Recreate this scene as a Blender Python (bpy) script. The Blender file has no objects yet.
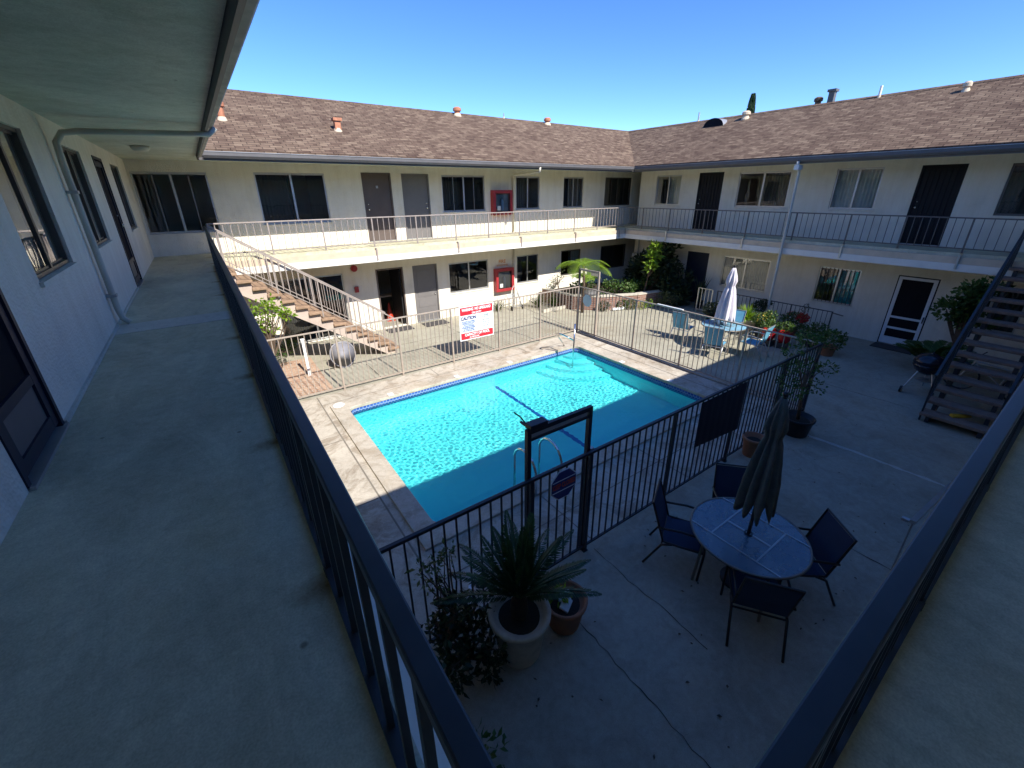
import bpy, math, random
from mathutils import Vector, Matrix
R = math.radians
rnd = random.Random(7)
S = bpy.context.scene
COL = S.collection
TAU = math.tau
# ------------------------------------------------------------------ scene dims (metres)
ZF = 2.86; ZR = 3.66; ZS = 5.03; ZE = 5.13
XL = -1.03; YW = 13.81; XW = 15.92; YNW = -1.24
# ------------------------------------------------------------------ materials
def nodes(name):
    m = bpy.data.materials.new(name); m.use_nodes = True
    nt = m.node_tree; b = nt.nodes['Principled BSDF']
    return m, nt, b
def N(nt, t, **kw):
    n = nt.nodes.new(t)
    for k, v in kw.items(): setattr(n, k, v)
    return n
def ramp(nt, fac, stops):
    r = N(nt, 'ShaderNodeValToRGB'); nt.links.new(fac, r.inputs[0])
    e = r.color_ramp.elements
    while len(e) < len(stops): e.new(0.5)
    for el, (p, c) in zip(e, stops):
        el.position = p; el.color = (*c, 1)
    return r.outputs[0]
def noise(nt, vec, scale, detail=4, rough=.55, dist=0):
    n = N(nt, 'ShaderNodeTexNoise'); n.inputs['Scale'].default_value = scale
    n.inputs['Detail'].default_value = detail; n.inputs['Roughness'].default_value = rough
    n.inputs['Distortion'].default_value = dist
    nt.links.new(vec, n.inputs['Vector']); return n.outputs['Fac']
def mixc(nt, fac, a, b, mode='MIX'):
    n = N(nt, 'ShaderNodeMix', data_type='RGBA', blend_type=mode)
    if isinstance(fac, (int, float)): n.inputs[0].default_value = fac
    else: nt.links.new(fac, n.inputs[0])
    for i, v in ((6, a), (7, b)):
        if isinstance(v, tuple): n.inputs[i].default_value = (*v, 1)
        else: nt.links.new(v, n.inputs[i])
    return n.outputs[2]
def bump(nt, b, h, strength, dist=.01):
    n = N(nt, 'ShaderNodeBump'); n.inputs['Strength'].default_value = strength
    n.inputs['Distance'].default_value = dist
    nt.links.new(h, n.inputs['Height']); nt.links.new(n.outputs[0], b.inputs['Normal'])
def geo(nt):
    return N(nt, 'ShaderNodeNewGeometry').outputs['Position']
def sc(c, k): return tuple(min(1, x*k) for x in c)
def mat(name, c, rough=.6, metal=0, var=.12, vs=3, bs=0, bscale=60, spec=.5, c2=None, fine=0):
    m, nt, b = nodes(name)
    p = geo(nt)
    a = sc(c, 1-var); d = c2 if c2 else sc(c, 1+var)
    col = ramp(nt, noise(nt, p, vs, 5, .6), [(.3, a), (.7, d)])
    if fine:
        col = mixc(nt, fine, col, ramp(nt, noise(nt, p, 90, 3, .7), [(.35, (.35, .35, .35)), (.65, (1, 1, 1))]), 'MULTIPLY')
    nt.links.new(col, b.inputs['Base Color'])
    b.inputs['Roughness'].default_value = rough; b.inputs['Metallic'].default_value = metal
    b.inputs['Specular IOR Level'].default_value = spec
    if bs: bump(nt, b, noise(nt, p, bscale, 3, .6), bs)
    return m
def stucco(name, c):
    m, nt, b = nodes(name); p = geo(nt)
    col = ramp(nt, noise(nt, p, 1.3, 6, .65), [(.25, sc(c, .86)), (.5, c), (.8, sc(c, 1.06))])
    w = N(nt, 'ShaderNodeMapping'); w.inputs['Scale'].default_value = (5, 5, .5); nt.links.new(p, w.inputs[0])
    st = noise(nt, w.outputs[0], 1.2, 5, .7)
    col = mixc(nt, .35, col, ramp(nt, st, [(.42, (1, 1, 1)), (.75, (.72, .66, .56))]), 'MULTIPLY')
    # splash dirt close to the floor levels
    nt.links.new(col, b.inputs['Base Color']); b.inputs['Roughness'].default_value = .9
    b.inputs['Specular IOR Level'].default_value = .2
    v = N(nt, 'ShaderNodeTexVoronoi'); v.inputs['Scale'].default_value = 45; nt.links.new(p, v.inputs['Vector'])
    s = N(nt, 'ShaderNodeMath', operation='ADD'); nt.links.new(v.outputs['Distance'], s.inputs[0]); nt.links.new(noise(nt, p, 25, 4, .7), s.inputs[1])
    bump(nt, b, s.outputs[0], .5, .013)
    return m
def concrete(name, c, stain=.5, warm=(.8, .66, .48), rough=.85, blot=.55, blotc=(.55, .52, .5), bs=.2):
    m, nt, b = nodes(name); p = geo(nt)
    col = ramp(nt, noise(nt, p, .8, 8, .62, .4), [(.2, sc(c, .74)), (.45, sc(c, .96)), (.7, sc(c, 1.14))])
    col = mixc(nt, stain, col, ramp(nt, noise(nt, p, .55, 6, .7, .8), [(.5, (1, 1, 1)), (.72, warm)]), 'MULTIPLY')
    col = mixc(nt, blot, col, ramp(nt, noise(nt, p, 1.9, 9, .74, 1.2), [(.47, (1, 1, 1)), (.6, blotc)]), 'MULTIPLY')
    col = mixc(nt, .35, col, ramp(nt, noise(nt, p, 120, 3, .7), [(.35, (.45, .45, .45)), (.62, (1, 1, 1))]), 'MULTIPLY')
    col = mixc(nt, .55, col, ramp(nt, noise(nt, p, 14, 6, .75, .5), [(.3, (.66, .65, .62)), (.6, (1, 1, 1))]), 'MULTIPLY')
    sp = N(nt, 'ShaderNodeTexVoronoi'); sp.inputs['Scale'].default_value = 3.1; nt.links.new(p, sp.inputs['Vector'])
    col = mixc(nt, .7, col, ramp(nt, sp.outputs['Distance'], [(.022, (.22, .2, .18)), (.05, (1, 1, 1))]), 'MULTIPLY')
    nt.links.new(col, b.inputs['Base Color'])
    rr = ramp(nt, noise(nt, p, 2.5, 5, .6), [(.3, (rough-.2,)*3), (.7, (rough,)*3)])
    nt.links.new(rr, b.inputs['Roughness']); b.inputs['Specular IOR Level'].default_value = .35
    bump(nt, b, noise(nt, p, 70, 5, .7), bs, .006)
    return m
def shingles(name, swap):
    m, nt, b = nodes(name); p = geo(nt)
    sx = N(nt, 'ShaderNodeSeparateXYZ'); nt.links.new(p, sx.inputs[0])
    cx = N(nt, 'ShaderNodeCombineXYZ')
    nt.links.new(sx.outputs[1 if swap else 0], cx.inputs[0])
    zz = N(nt, 'ShaderNodeMath', operation='MULTIPLY'); zz.inputs[1].default_value = 2.27
    nt.links.new(sx.outputs[2], zz.inputs[0]); nt.links.new(zz.outputs[0], cx.inputs[1])
    def brick(w, h, off, c1, c2, mo, ms):
        t = N(nt, 'ShaderNodeTexBrick'); nt.links.new(cx.outputs[0], t.inputs['Vector'])
        t.offset = off; t.inputs['Scale'].default_value = 1; t.inputs['Brick Width'].default_value = w
        t.inputs['Row Height'].default_value = h; t.inputs['Mortar Size'].default_value = ms
        t.inputs['Color1'].default_value = (*c1, 1); t.inputs['Color2'].default_value = (*c2, 1)
        t.inputs['Mortar'].default_value = (*mo, 1); t.inputs['Mortar Smooth'].default_value = .3
        t.inputs['Bias'].default_value = 0; return t
    a = brick(.27, .115, .37, (.165, .112, .082), (.265, .195, .138), (.075, .055, .043), .009)
    c = brick(.17, .115, .61, (.5, .46, .47), (1, 1, 1), (.8, .75, .75), .002)
    col = mixc(nt, .8, a.outputs['Color'], c.outputs['Color'], 'MULTIPLY')
    col = mixc(nt, .5, col, ramp(nt, noise(nt, p, .6, 4, .6), [(.35, (.72, .7, .72)), (.65, (1, 1, 1))]), 'MULTIPLY')
    col = mixc(nt, .5, col, ramp(nt, noise(nt, p, 60, 3, .8), [(.3, (.5, .5, .5)), (.65, (1, 1, 1))]), 'MULTIPLY')
    nt.links.new(col, b.inputs['Base Color']); b.inputs['Roughness'].default_value = .95
    b.inputs['Specular IOR Level'].default_value = .15
    s = N(nt, 'ShaderNodeMath', operation='SUBTRACT'); s.inputs[0].default_value = 1
    nt.links.new(a.outputs['Fac'], s.inputs[1]); bump(nt, b, s.outputs[0], .6, .02)
    return m
def brickmat(name, c1, c2, mo, w=.22, h=.075, axes=(0, 2)):
    m, nt, b = nodes(name); p = geo(nt)
    sx = N(nt, 'ShaderNodeSeparateXYZ'); nt.links.new(p, sx.inputs[0])
    cx = N(nt, 'ShaderNodeCombineXYZ')
    ad = N(nt, 'ShaderNodeMath', operation='ADD')
    if axes == (0, 1): nt.links.new(sx.outputs[0], cx.inputs[0])
    else:
        nt.links.new(sx.outputs[0], ad.inputs[0]); nt.links.new(sx.outputs[1], ad.inputs[1]); nt.links.new(ad.outputs[0], cx.inputs[0])
    nt.links.new(sx.outputs[axes[1]], cx.inputs[1])
    t = N(nt, 'ShaderNodeTexBrick'); nt.links.new(cx.outputs[0], t.inputs['Vector'])
    t.inputs['Scale'].default_value = 1; t.inputs['Brick Width'].default_value = w; t.inputs['Row Height'].default_value = h
    t.inputs['Mortar Size'].default_value = .008
    t.inputs['Color1'].default_value = (*c1, 1); t.inputs['Color2'].default_value = (*c2, 1); t.inputs['Mortar'].default_value = (*mo, 1)
    col = mixc(nt, .5, t.outputs['Color'], ramp(nt, noise(nt, p, 7, 5, .7), [(.3, (.6, .6, .6)), (.7, (1, 1, 1))]), 'MULTIPLY')
    nt.links.new(col, b.inputs['Base Color']); b.inputs['Roughness'].default_value = .9
    return m
def leafmat(name, c, c2, trans=.35, rough=.55):
    m, nt, b = nodes(name); p = geo(nt)
    oi = N(nt, 'ShaderNodeNewGeometry').outputs['Random Per Island']
    col = ramp(nt, oi, [(.0, c), (.6, sc(c, 1.25)), (1, c2)])
    col = mixc(nt, .5, col, ramp(nt, noise(nt, p, 6, 3, .6), [(.3, (.55, .55, .5)), (.7, (1, 1, 1))]), 'MULTIPLY')
    nt.links.new(col, b.inputs['Base Color']); b.inputs['Roughness'].default_value = rough
    t = N(nt, 'ShaderNodeBsdfTranslucent'); nt.links.new(mixc(nt, 1, col, (1, 1, .55), 'MULTIPLY'), t.inputs[0])
    mx = N(nt, 'ShaderNodeMixShader'); mx.inputs[0].default_value = trans
    nt.links.new(b.outputs[0], mx.inputs[1]); nt.links.new(t.outputs[0], mx.inputs[2])
    nt.links.new(mx.outputs[0], nt.nodes['Material Output'].inputs[0])
    return m
def glassmat(name, tint=(.75, .8, .8), refl=1.0, rough=.02):
    m, nt, b = nodes(name); nt.nodes.remove(b)
    t = N(nt, 'ShaderNodeBsdfTransparent'); t.inputs[0].default_value = (*tint, 1)
    g = N(nt, 'ShaderNodeBsdfGlossy'); g.inputs['Roughness'].default_value = rough
    g.inputs[0].default_value = (refl, refl, refl, 1)
    f = N(nt, 'ShaderNodeFresnel'); f.inputs[0].default_value = 1.55
    bp = N(nt, 'ShaderNodeBump'); bp.inputs['Strength'].default_value = .06; bp.inputs['Distance'].default_value = .02
    nt.links.new(noise(nt, geo(nt), 2.0, 2), bp.inputs['Height']); nt.links.new(bp.outputs[0], g.inputs['Normal'])
    ml = N(nt, 'ShaderNodeMath', operation='MULTIPLY'); ml.inputs[1].default_value = 1.7; nt.links.new(f.outputs[0], ml.inputs[0])
    mx = N(nt, 'ShaderNodeMixShader'); nt.links.new(ml.outputs[0], mx.inputs[0])
    nt.links.new(t.outputs[0], mx.inputs[1]); nt.links.new(g.outputs[0], mx.inputs[2])
    nt.links.new(mx.outputs[0], nt.nodes['Material Output'].inputs[0])
    return m
def watermat():
    m, nt, b = nodes('pool_water'); nt.nodes.remove(b)
    t = N(nt, 'ShaderNodeBsdfRefraction'); t.inputs[0].default_value = (.50, .98, .97, 1)
    t.inputs['IOR'].default_value = 1.33; t.inputs['Roughness'].default_value = 0
    g = N(nt, 'ShaderNodeBsdfGlossy'); g.inputs['Roughness'].default_value = .03
    f = N(nt, 'ShaderNodeFresnel'); f.inputs[0].default_value = 1.33
    mx = N(nt, 'ShaderNodeMixShader'); nt.links.new(f.outputs[0], mx.inputs[0])
    nt.links.new(t.outputs[0], mx.inputs[1]); nt.links.new(g.outputs[0], mx.inputs[2])
    nt.links.new(mx.outputs[0], nt.nodes['Material Output'].inputs[0])
    return m
def plaster():
    m, nt, b = nodes('pool_plaster'); p = geo(nt)
    col = ramp(nt, noise(nt, p, 2.2, 6, .6, .6), [(.3, (.34, .90, .95)), (.7, (.42, .95, 1.0))])
    nt.links.new(col, b.inputs['Base Color']); b.inputs['Roughness'].default_value = .8
    bump(nt, b, noise(nt, p, 40, 3, .6), .1)
    return m
M = {}
M['stucco'] = stucco('cream_stucco', (.78, .73, .62))
M['stucco_soffit'] = concrete('painted_soffit', (.60, .63, .53), .3, (.85, .8, .6), .9, .5, (.75, .78, .72), .5)
M['fascia'] = mat('grey_fascia_paint', (.105, .10, .10), .6, var=.1, vs=5)
M['gutter'] = mat('gutter_paint', (.36, .33, .29), .7, var=.3, vs=6)
M['slab'] = concrete('balcony_floor_concrete', (.68, .64, .46), .4, (.82, .72, .55), .8, .25, (.7, .68, .62))
def rusty(m):
    nt = m.node_tree; b = nt.nodes['Principled BSDF']; p = geo(nt); sx = N(nt, 'ShaderNodeSeparateXYZ'); nt.links.new(p, sx.inputs[0])
    def mth(op, a, b2=0, c=None):
        n = N(nt, 'ShaderNodeMath', operation=op)
        for i, v in enumerate((a, b2) if c is None else (a, b2, c)):
            if isinstance(v, (int, float)): n.inputs[i].default_value = v
            else: nt.links.new(v, n.inputs[i])
        return n.outputs[0]
    fy = mth('MULTIPLY', mth('SUBTRACT', mth('FRACT', mth('ADD', mth('DIVIDE', mth('SUBTRACT', sx.outputs[1], 1.42), 1.28), .5)), .5), 1.28)
    dx = mth('MULTIPLY', mth('SUBTRACT', sx.outputs[0], .10), .55)
    d = mth('SQRT', mth('ADD', mth('MULTIPLY', fy, fy), mth('MULTIPLY', dx, dx)))
    d = mth('ADD', d, mth('MULTIPLY', noise(nt, p, 16, 6, .7), .11))
    near = mth('LESS_THAN', mth('ABSOLUTE', mth('SUBTRACT', sx.outputs[0], 0)), .3)
    st = ramp(nt, d, [(.06, (.42, .29, .17)), (.15, (1, 1, 1))])
    old = b.inputs['Base Color'].links[0].from_socket
    c1 = mixc(nt, near, old, mixc(nt, 1, old, st, 'MULTIPLY'))
    # long scuffs and worn coating along the corridor
    mp = N(nt, 'ShaderNodeMapping'); mp.inputs['Scale'].default_value = (1.6, .5, 1); nt.links.new(p, mp.inputs[0])
    c1 = mixc(nt, .38, c1, ramp(nt, noise(nt, mp.outputs[0], 1.4, 9, .72, 1.5), [(.42, (.62, .63, .62)), (.55, (1, 1, 1)), (.7, (1.0, .93, .8))]), 'MULTIPLY')
    nt.links.new(c1, b.inputs['Base Color']); return m
rusty(M['slab'])
M['beam'] = mat('beam_paint', (.74, .71, .63), .8, var=.08, vs=2, bs=.1)
M['ledge'] = mat('ledge_paint', (.58, .47, .34), .85, var=.14, vs=3, bs=.15)
M['joint'] = concrete('floor_joint_filler', (.64, .62, .54), .1, (.8, .8, .8), .8, .2, (.8, .8, .8))
M['ground'] = concrete('courtyard_concrete', (.42, .395, .31), .4, (.85, .72, .55), .82, .35, (.62, .6, .58))
M['deck'] = concrete('pool_deck_concrete', (.56, .50, .41), .6, (.82, .62, .42), .85, .7, (.5, .44, .38))
M['coping'] = concrete('coping_stone', (.56, .50, .41), .5, (.88, .74, .55), .85, .6, (.6, .54, .46))
M['roof_x'] = shingles('brown_shingles', False); M['roof_y'] = shingles('brown_shingles_turned', True)
M['rail_taupe'] = mat('taupe_rail_paint', (.30, .255, .225), .5, var=.15, vs=8)
M['rail_brown'] = mat('dark_brown_rail_paint', (.115, .10, .09), .5, var=.15, vs=8)
M['rail_dark'] = mat('dark_navy_rail_paint', (.028, .032, .038), .38, var=.25, vs=9)
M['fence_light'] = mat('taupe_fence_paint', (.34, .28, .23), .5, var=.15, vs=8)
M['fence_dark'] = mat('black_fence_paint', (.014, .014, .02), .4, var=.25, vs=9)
M['alu'] = mat('aluminium', (.55, .55, .54), .35, .8, var=.06)
M['alu_dark'] = mat('bronze_aluminium', (.13, .12, .11), .4, .6)
M['white_paint'] = mat('white_paint', (.75, .76, .76), .5, var=.04)
M['door_brown'] = mat('brown_door_paint', (.105, .08, .068), .5, var=.1)
M['door_black'] = mat('black_security_mesh', (.014, .014, .016), .7, spec=.3)
M['door_grey'] = mat('grey_door_paint', (.16, .15, .145), .5, var=.08)
M['door_navy'] = mat('navy_door_paint', (.014, .02, .04), .5, spec=.3)
M['screen'] = mat('dark_screen_mesh', (.014, .014, .018), .9, spec=.1)
M['glass'] = glassmat('window_glass')
M['inner'] = mat('interior_paint', (.16, .14, .12), .9)
M['curtain'] = mat('beige_curtain', (.5, .46, .38), .9)
M['curtain_w'] = mat('white_blind', (.6, .6, .56), .8)
M['curtain_d'] = mat('dark_curtain', (.07, .06, .05), .9)
M['reflection_t'] = mat('teal_reflection', (.05, .42, .42), .9, var=.5, vs=6)  # teal window reflection put into the colour of a sheet behind the glass
M['pipe'] = mat('cream_downspout_paint', (.55, .51, .42), .6)
M['pipe_dark'] = mat('grey_downspout_paint', (.27, .27, .26), .5)
M['red'] = mat('red_cabinet_paint', (.33, .025, .03), .45)
M['red2'] = mat('red_flower_pot', (.42, .01, .015), .35)
M['terra'] = mat('terracotta', (.32, .14, .075), .8, var=.2)
M['orange_vent'] = mat('rusty_orange_metal', (.42, .17, .09), .7, var=.25, vs=14)
M['galv'] = mat('galvanised_metal', (.42, .42, .41), .45, .6, var=.15)
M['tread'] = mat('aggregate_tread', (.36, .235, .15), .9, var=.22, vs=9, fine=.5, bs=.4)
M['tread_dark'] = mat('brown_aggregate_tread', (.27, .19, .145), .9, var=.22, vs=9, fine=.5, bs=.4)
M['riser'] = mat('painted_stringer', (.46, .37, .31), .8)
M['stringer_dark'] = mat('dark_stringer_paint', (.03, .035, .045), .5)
M['tile'] = brickmat('blue_waterline_tiles', (.02, .06, .30), (.05, .14, .45), (.25, .35, .5), .075, .075)
M['plaster'] = plaster()
M['stripe'] = mat('blue_lane_tiles', (.01, .11, .42), .6)
M['tile_pale'] = mat('faded_step_tiles', (.10, .45, .60), .6)
M['chrome'] = mat('chrome', (.7, .7, .68), .12, 1, var=.02)
M['soil'] = mat('potting_soil', (.03, .022, .016), 1, bs=.5)
M['bark'] = mat('brown_bark', (.11, .075, .05), .95, var=.3, vs=20, bs=.5)
M['brick_bed'] = brickmat('planter_bricks', (.20, .09, .065), (.32, .17, .12), (.34, .3, .26))
M['brick_pave'] = brickmat('paving_bricks', (.40, .23, .15), (.50, .33, .22), (.5, .45, .37), .22, .11, (0, 1))
M['potstone'] = mat('pale_cast_stone', (.50, .46, .38), .85, var=.22, vs=7, bs=.3)
M['black_plastic'] = mat('black_plastic', (.012, .012, .014), .4)
M['enamel'] = mat('black_enamel', (.012, .012, .022), .15)
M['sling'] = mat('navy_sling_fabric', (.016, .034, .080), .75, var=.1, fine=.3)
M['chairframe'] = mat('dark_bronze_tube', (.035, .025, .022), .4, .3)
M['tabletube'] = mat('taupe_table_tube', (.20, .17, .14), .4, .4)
M['umb_green'] = mat('faded_sage_canvas', (.095, .105, .095), .9, var=.2, vs=10, fine=.3)
M['umb_white'] = mat('pale_lavender_canvas', (.62, .58, .62), .9, var=.1, vs=10)
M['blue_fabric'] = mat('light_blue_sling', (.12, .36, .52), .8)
M['orange'] = mat('orange_cone', (.45, .04, .015), .5)
M['mat_dark'] = mat('charcoal_doormat', (.06, .055, .055), 1, bs=.5)
M['cloth_grey'] = mat('grey_fabric_cover', (.25, .245, .265), .9, var=.12, vs=9)
M['crack'] = mat('crack_dirt', (.035, .032, .03), 1)  # plain dark colour of the ground cracks
M['meshfab'] = mat('black_windscreen_fabric', (.012, .011, .02), .9)
M['leaf_dark'] = leafmat('dark_leaves', (.018, .035, .012), (.06, .09, .03), .2)
M['leaf_mid'] = leafmat('green_leaves', (.05, .11, .02), (.14, .2, .05), .35)
M['leaf_lime'] = leafmat('lime_fern', (.20, .34, .03), (.36, .46, .06), .5)
M['leaf_palm'] = leafmat('sago_leaflets', (.03, .065, .02), (.07, .12, .035), .2, .4)
M['leaf_olive'] = leafmat('olive_leaves', (.08, .11, .04), (.2, .2, .09), .3)
M['flower_y'] = leafmat('yellow_petals', (.7, .5, .08), (.8, .7, .3), .3)
M['flower_r'] = leafmat('red_petals', (.5, .03, .03), (.65, .08, .05), .3)
M['cypress'] = leafmat('cypress_green', (.02, .05, .02), (.05, .09, .03), .1)
M['water'] = watermat()
M['tableglass'] = None
# ------------------------------------------------------------------ mesh builder
class MB:
    def __init__(s): s.v = []; s.f = []
    def add(s, vs, fs):
        o = len(s.v); s.v += [tuple(v) for v in vs]; s.f += [tuple(i+o for i in f) for f in fs]; return s
    def box(s, x0, x1, y0, y1, z0, z1):
        v = [(x, y, z) for z in (z0, z1) for y in (y0, y1) for x in (x0, x1)]
        return s.add(v, [(0, 2, 3, 1), (4, 5, 7, 6), (0, 1, 5, 4), (2, 6, 7, 3), (0, 4, 6, 2), (1, 3, 7, 5)])
    def obox(s, c, size, rot):
        h = Vector(size)/2; m = rot if isinstance(rot, Matrix) else Matrix.Rotation(rot, 3, 'Z')
        v = [Vector(c) + m @ Vector((sx*h.x, sy*h.y, sz*h.z)) for sz in (-1, 1) for sy in (-1, 1) for sx in (-1, 1)]
        return s.add(v, [(0, 2, 3, 1), (4, 5, 7, 6), (0, 1, 5, 4), (2, 6, 7, 3), (0, 4, 6, 2), (1, 3, 7, 5)])
    def bar(s, a, b, w, h=None):   # square bar between points
        a = Vector(a); b = Vector(b); d = b-a; L = d.length; h = h or w
        z = d.normalized(); up = Vector((0, 0, 1)) if abs(z.z) < .95 else Vector((0, 1, 0))
        x = up.cross(z).normalized(); y = z.cross(x)
        m = Matrix((x, y, z)).transposed()
        return s.obox((a+b)/2, (w, h, L), m)
    def tube(s, pts, r, n=8, cap=True):
        P = [Vector(p) for p in pts]; rs = r if isinstance(r, (list, tuple)) else [r]*len(P)
        rings = []; prev = None
        for i, p in enumerate(P):
            d = (P[min(i+1, len(P)-1)] - P[max(i-1, 0)]).normalized()
            if prev is None:
                up = Vector((0, 0, 1)) if abs(d.z) < .9 else Vector((1, 0, 0)); x = up.cross(d).normalized()
            else: x = (prev - d*prev.dot(d)).normalized()
            prev = x; y = d.cross(x)
            rings.append([p + (x*math.cos(TAU*k/n) + y*math.sin(TAU*k/n))*rs[i] for k in range(n)])
        vs = [v for ri in rings for v in ri]; fs = []
        for i in range(len(P)-1):
            for k in range(n):
                k2 = (k+1) % n; fs.append((i*n+k, i*n+k2, (i+1)*n+k2, (i+1)*n+k))
        if cap: fs += [tuple(range(n-1, -1, -1)), tuple((len(P)-1)*n+k for k in range(n))]
        return s.add(vs, fs)
    def lathe(s, c, prof, n=24, wob=0):
        vs = []; fs = []
        for (r, z) in prof:
            for k in range(n):
                a = TAU*k/n; rr = r*(1+wob*math.sin(3*a+z*9)); vs.append((c[0]+rr*math.cos(a), c[1]+rr*math.sin(a), c[2]+z))
        for i in range(len(prof)-1):
            for k in range(n):
                k2 = (k+1) % n; fs.append((i*n+k, i*n+k2, (i+1)*n+k2, (i+1)*n+k))
        fs += [tuple(range(n-1, -1, -1)), tuple((len(prof)-1)*n+k for k in range(n))]
        return s.add(vs, fs)
    def quad(s, *p): return s.add(p, [tuple(range(len(p)))])
    def slab(s, poly, z0, z1):   # prism from xy polygon
        n = len(poly); vs = [(x, y, z0) for x, y in poly] + [(x, y, z1) for x, y in poly]
        fs = [tuple(range(n-1, -1, -1)), tuple(range(n, 2*n))] + [(i, (i+1) % n, n+(i+1) % n, n+i) for i in range(n)]
        return s.add(vs, fs)
    def sphere(s, c, r, n=12, sq=(1, 1, 1)):
        prof = []
        vs = []; fs = []; m = n//2
        for i in range(m+1):
            th = math.pi*i/m
            for k in range(n):
                a = TAU*k/n; vs.append((c[0]+r*sq[0]*math.sin(th)*math.cos(a), c[1]+r*sq[1]*math.sin(th)*math.sin(a), c[2]+r*sq[2]*math.cos(th)))
        for i in range(m):
            for k in range(n):
                k2 = (k+1) % n; fs.append((i*n+k, (i+1)*n+k, (i+1)*n+k2, i*n+k2))
        return s.add(vs, fs)
    def leaf(s, p, d, L, w, nrm=None, bend=.25):
        p = Vector(p); d = Vector(d).normalized()
        nn = Vector(nrm) if nrm else Vector((rnd.gauss(0, 1), rnd.gauss(0, 1), rnd.gauss(0, 1)))
        x = d.cross(nn)
        if x.length < 1e-4: x = d.orthogonal()
        x.normalize(); up = x.cross(d)
        m = p + d*L*.5 + up*L*bend*.3; e = p + d*L - up*L*bend*.3
        return s.add([p, m - x*w/2, e, m + x*w/2, m - up*w*.12], [(0, 1, 4), (1, 2, 4), (2, 3, 4), (3, 0, 4)])
    def build(s, name, m, parent=None, smooth=False):
        me = bpy.data.meshes.new(name); o = bpy.data.objects.new(name, me)
        L = Vector((0, 0, 0))
        if parent is not None:
            q = parent
            while q is not None: L += q.location; q = q.parent
        me.from_pydata([tuple(Vector(v)-L) for v in s.v], [], s.f); me.materials.append(m); me.update()
        if smooth:
            for p in me.polygons: p.use_smooth = True
        COL.objects.link(o)
        if parent is not None: o.parent = parent
        return o
def bevel(o, w=.006, seg=2):
    b = o.modifiers.new('bevel', 'BEVEL'); b.width = w; b.segments = seg; b.limit_method = 'ANGLE'; b.angle_limit = R(40); return o
def tag(o, label=None, cat=None, group=None, kind=None):
    if label: o['label'] = label
    if cat: o['category'] = cat
    if group: o['group'] = group
    if kind: o['kind'] = kind
    return o
def thing(name, loc, label, cat, group=None):
    o = bpy.data.objects.new(name, None); o.empty_display_size = .2; COL.objects.link(o); o.location = loc
    return tag(o, label, cat, group)
def struct(o): o['kind'] = 'structure'; return o
def copy_tree(o, parent=None):
    c = o.copy(); COL.objects.link(c)
    if parent is not None: c.parent = parent
    for ch in [x for x in bpy.data.objects if x.parent == o]: copy_tree(ch, c)
    return c
def solid(mb, name, m, loc, label, cat, group=None, smooth=False):
    """a thing that is one mesh with its origin at loc"""
    me = bpy.data.meshes.new(name); o = bpy.data.objects.new(name, me); L = Vector(loc)
    me.from_pydata([tuple(Vector(v)-L) for v in mb.v], [], mb.f); me.materials.append(m); me.update()
    if smooth:
        for p in me.polygons: p.use_smooth = True
    COL.objects.link(o); o.location = L; return tag(o, label, cat, group)
def text_part(txt, size, origin, ux, uy, m, parent, name='lettering', align='CENTER', bold=.0, squeeze=1.0):
    cu = bpy.data.curves.new('t', 'FONT'); cu.body = txt; cu.size = size; cu.align_x = align; cu.align_y = 'CENTER'
    cu.offset = bold; cu.extrude = .0008
    t = bpy.data.objects.new('t', cu); COL.objects.link(t)
    dg = bpy.context.evaluated_depsgraph_get(); me = bpy.data.meshes.new_from_object(t.evaluated_get(dg))
    bpy.data.objects.remove(t)
    ux = Vector(ux).normalized(); uy = Vector(uy).normalized(); uz = ux.cross(uy)
    L = Vector((0, 0, 0)); q = parent
    while q is not None: L += q.location; q = q.parent
    for v in me.vertices:
        c = v.co.copy(); v.co = Vector(origin) - L + ux*c.x*squeeze + uy*c.y + uz*c.z
    me.materials.clear(); me.materials.append(m)
    o = bpy.data.objects.new(name, me); COL.objects.link(o); o.parent = parent; return o
# ------------------------------------------------------------------ ground, deck, pool
PX0, PX1, PY0, PY1 = 1.735, 8.356, 4.33, 8.616
def rrect(x0, x1, y0, y1, r, n=6):
    out = []
    for cx, cy, a0 in ((x1-r, y1-r, 0), (x0+r, y1-r, 90), (x0+r, y0+r, 180), (x1-r, y0+r, 270)):
        for k in range(n+1):
            a = R(a0+90*k/n); out.append((cx+r*math.cos(a), cy+r*math.sin(a)))
    return out
def ringed(mb, inner, outer, z):
    n = len(inner); vs = [(x, y, z) for x, y in inner] + [(x, y, z) for x, y in outer]
    mb.add(vs, [(i, n+i, n+(i+1) % n, (i+1) % n) for i in range(n)]); return mb
def sqring(x0, x1, y0, y1, n=6):   # same vertex count as rrect, square corners
    return rrect(x0, x1, y0, y1, .0001, n)
g = ringed(MB(), sqring(PX0-.1, PX1+.1, PY0-.1, PY1+.1), sqring(-90, 110, -90, 110), 0)
struct(g.build('ground', M['ground']))
CX0, CX1, CY0, CY1 = PX0-.30, PX1+.30, PY0-.30, PY1+.30
deck = ringed(MB(), sqring(CX0+.1, CX1-.1, CY0+.1, CY1-.1), sqring(.24, 9.30, 2.93, 9.60), .012)
struct(deck.build('pool_deck', M['deck']))
jt = MB()
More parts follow.
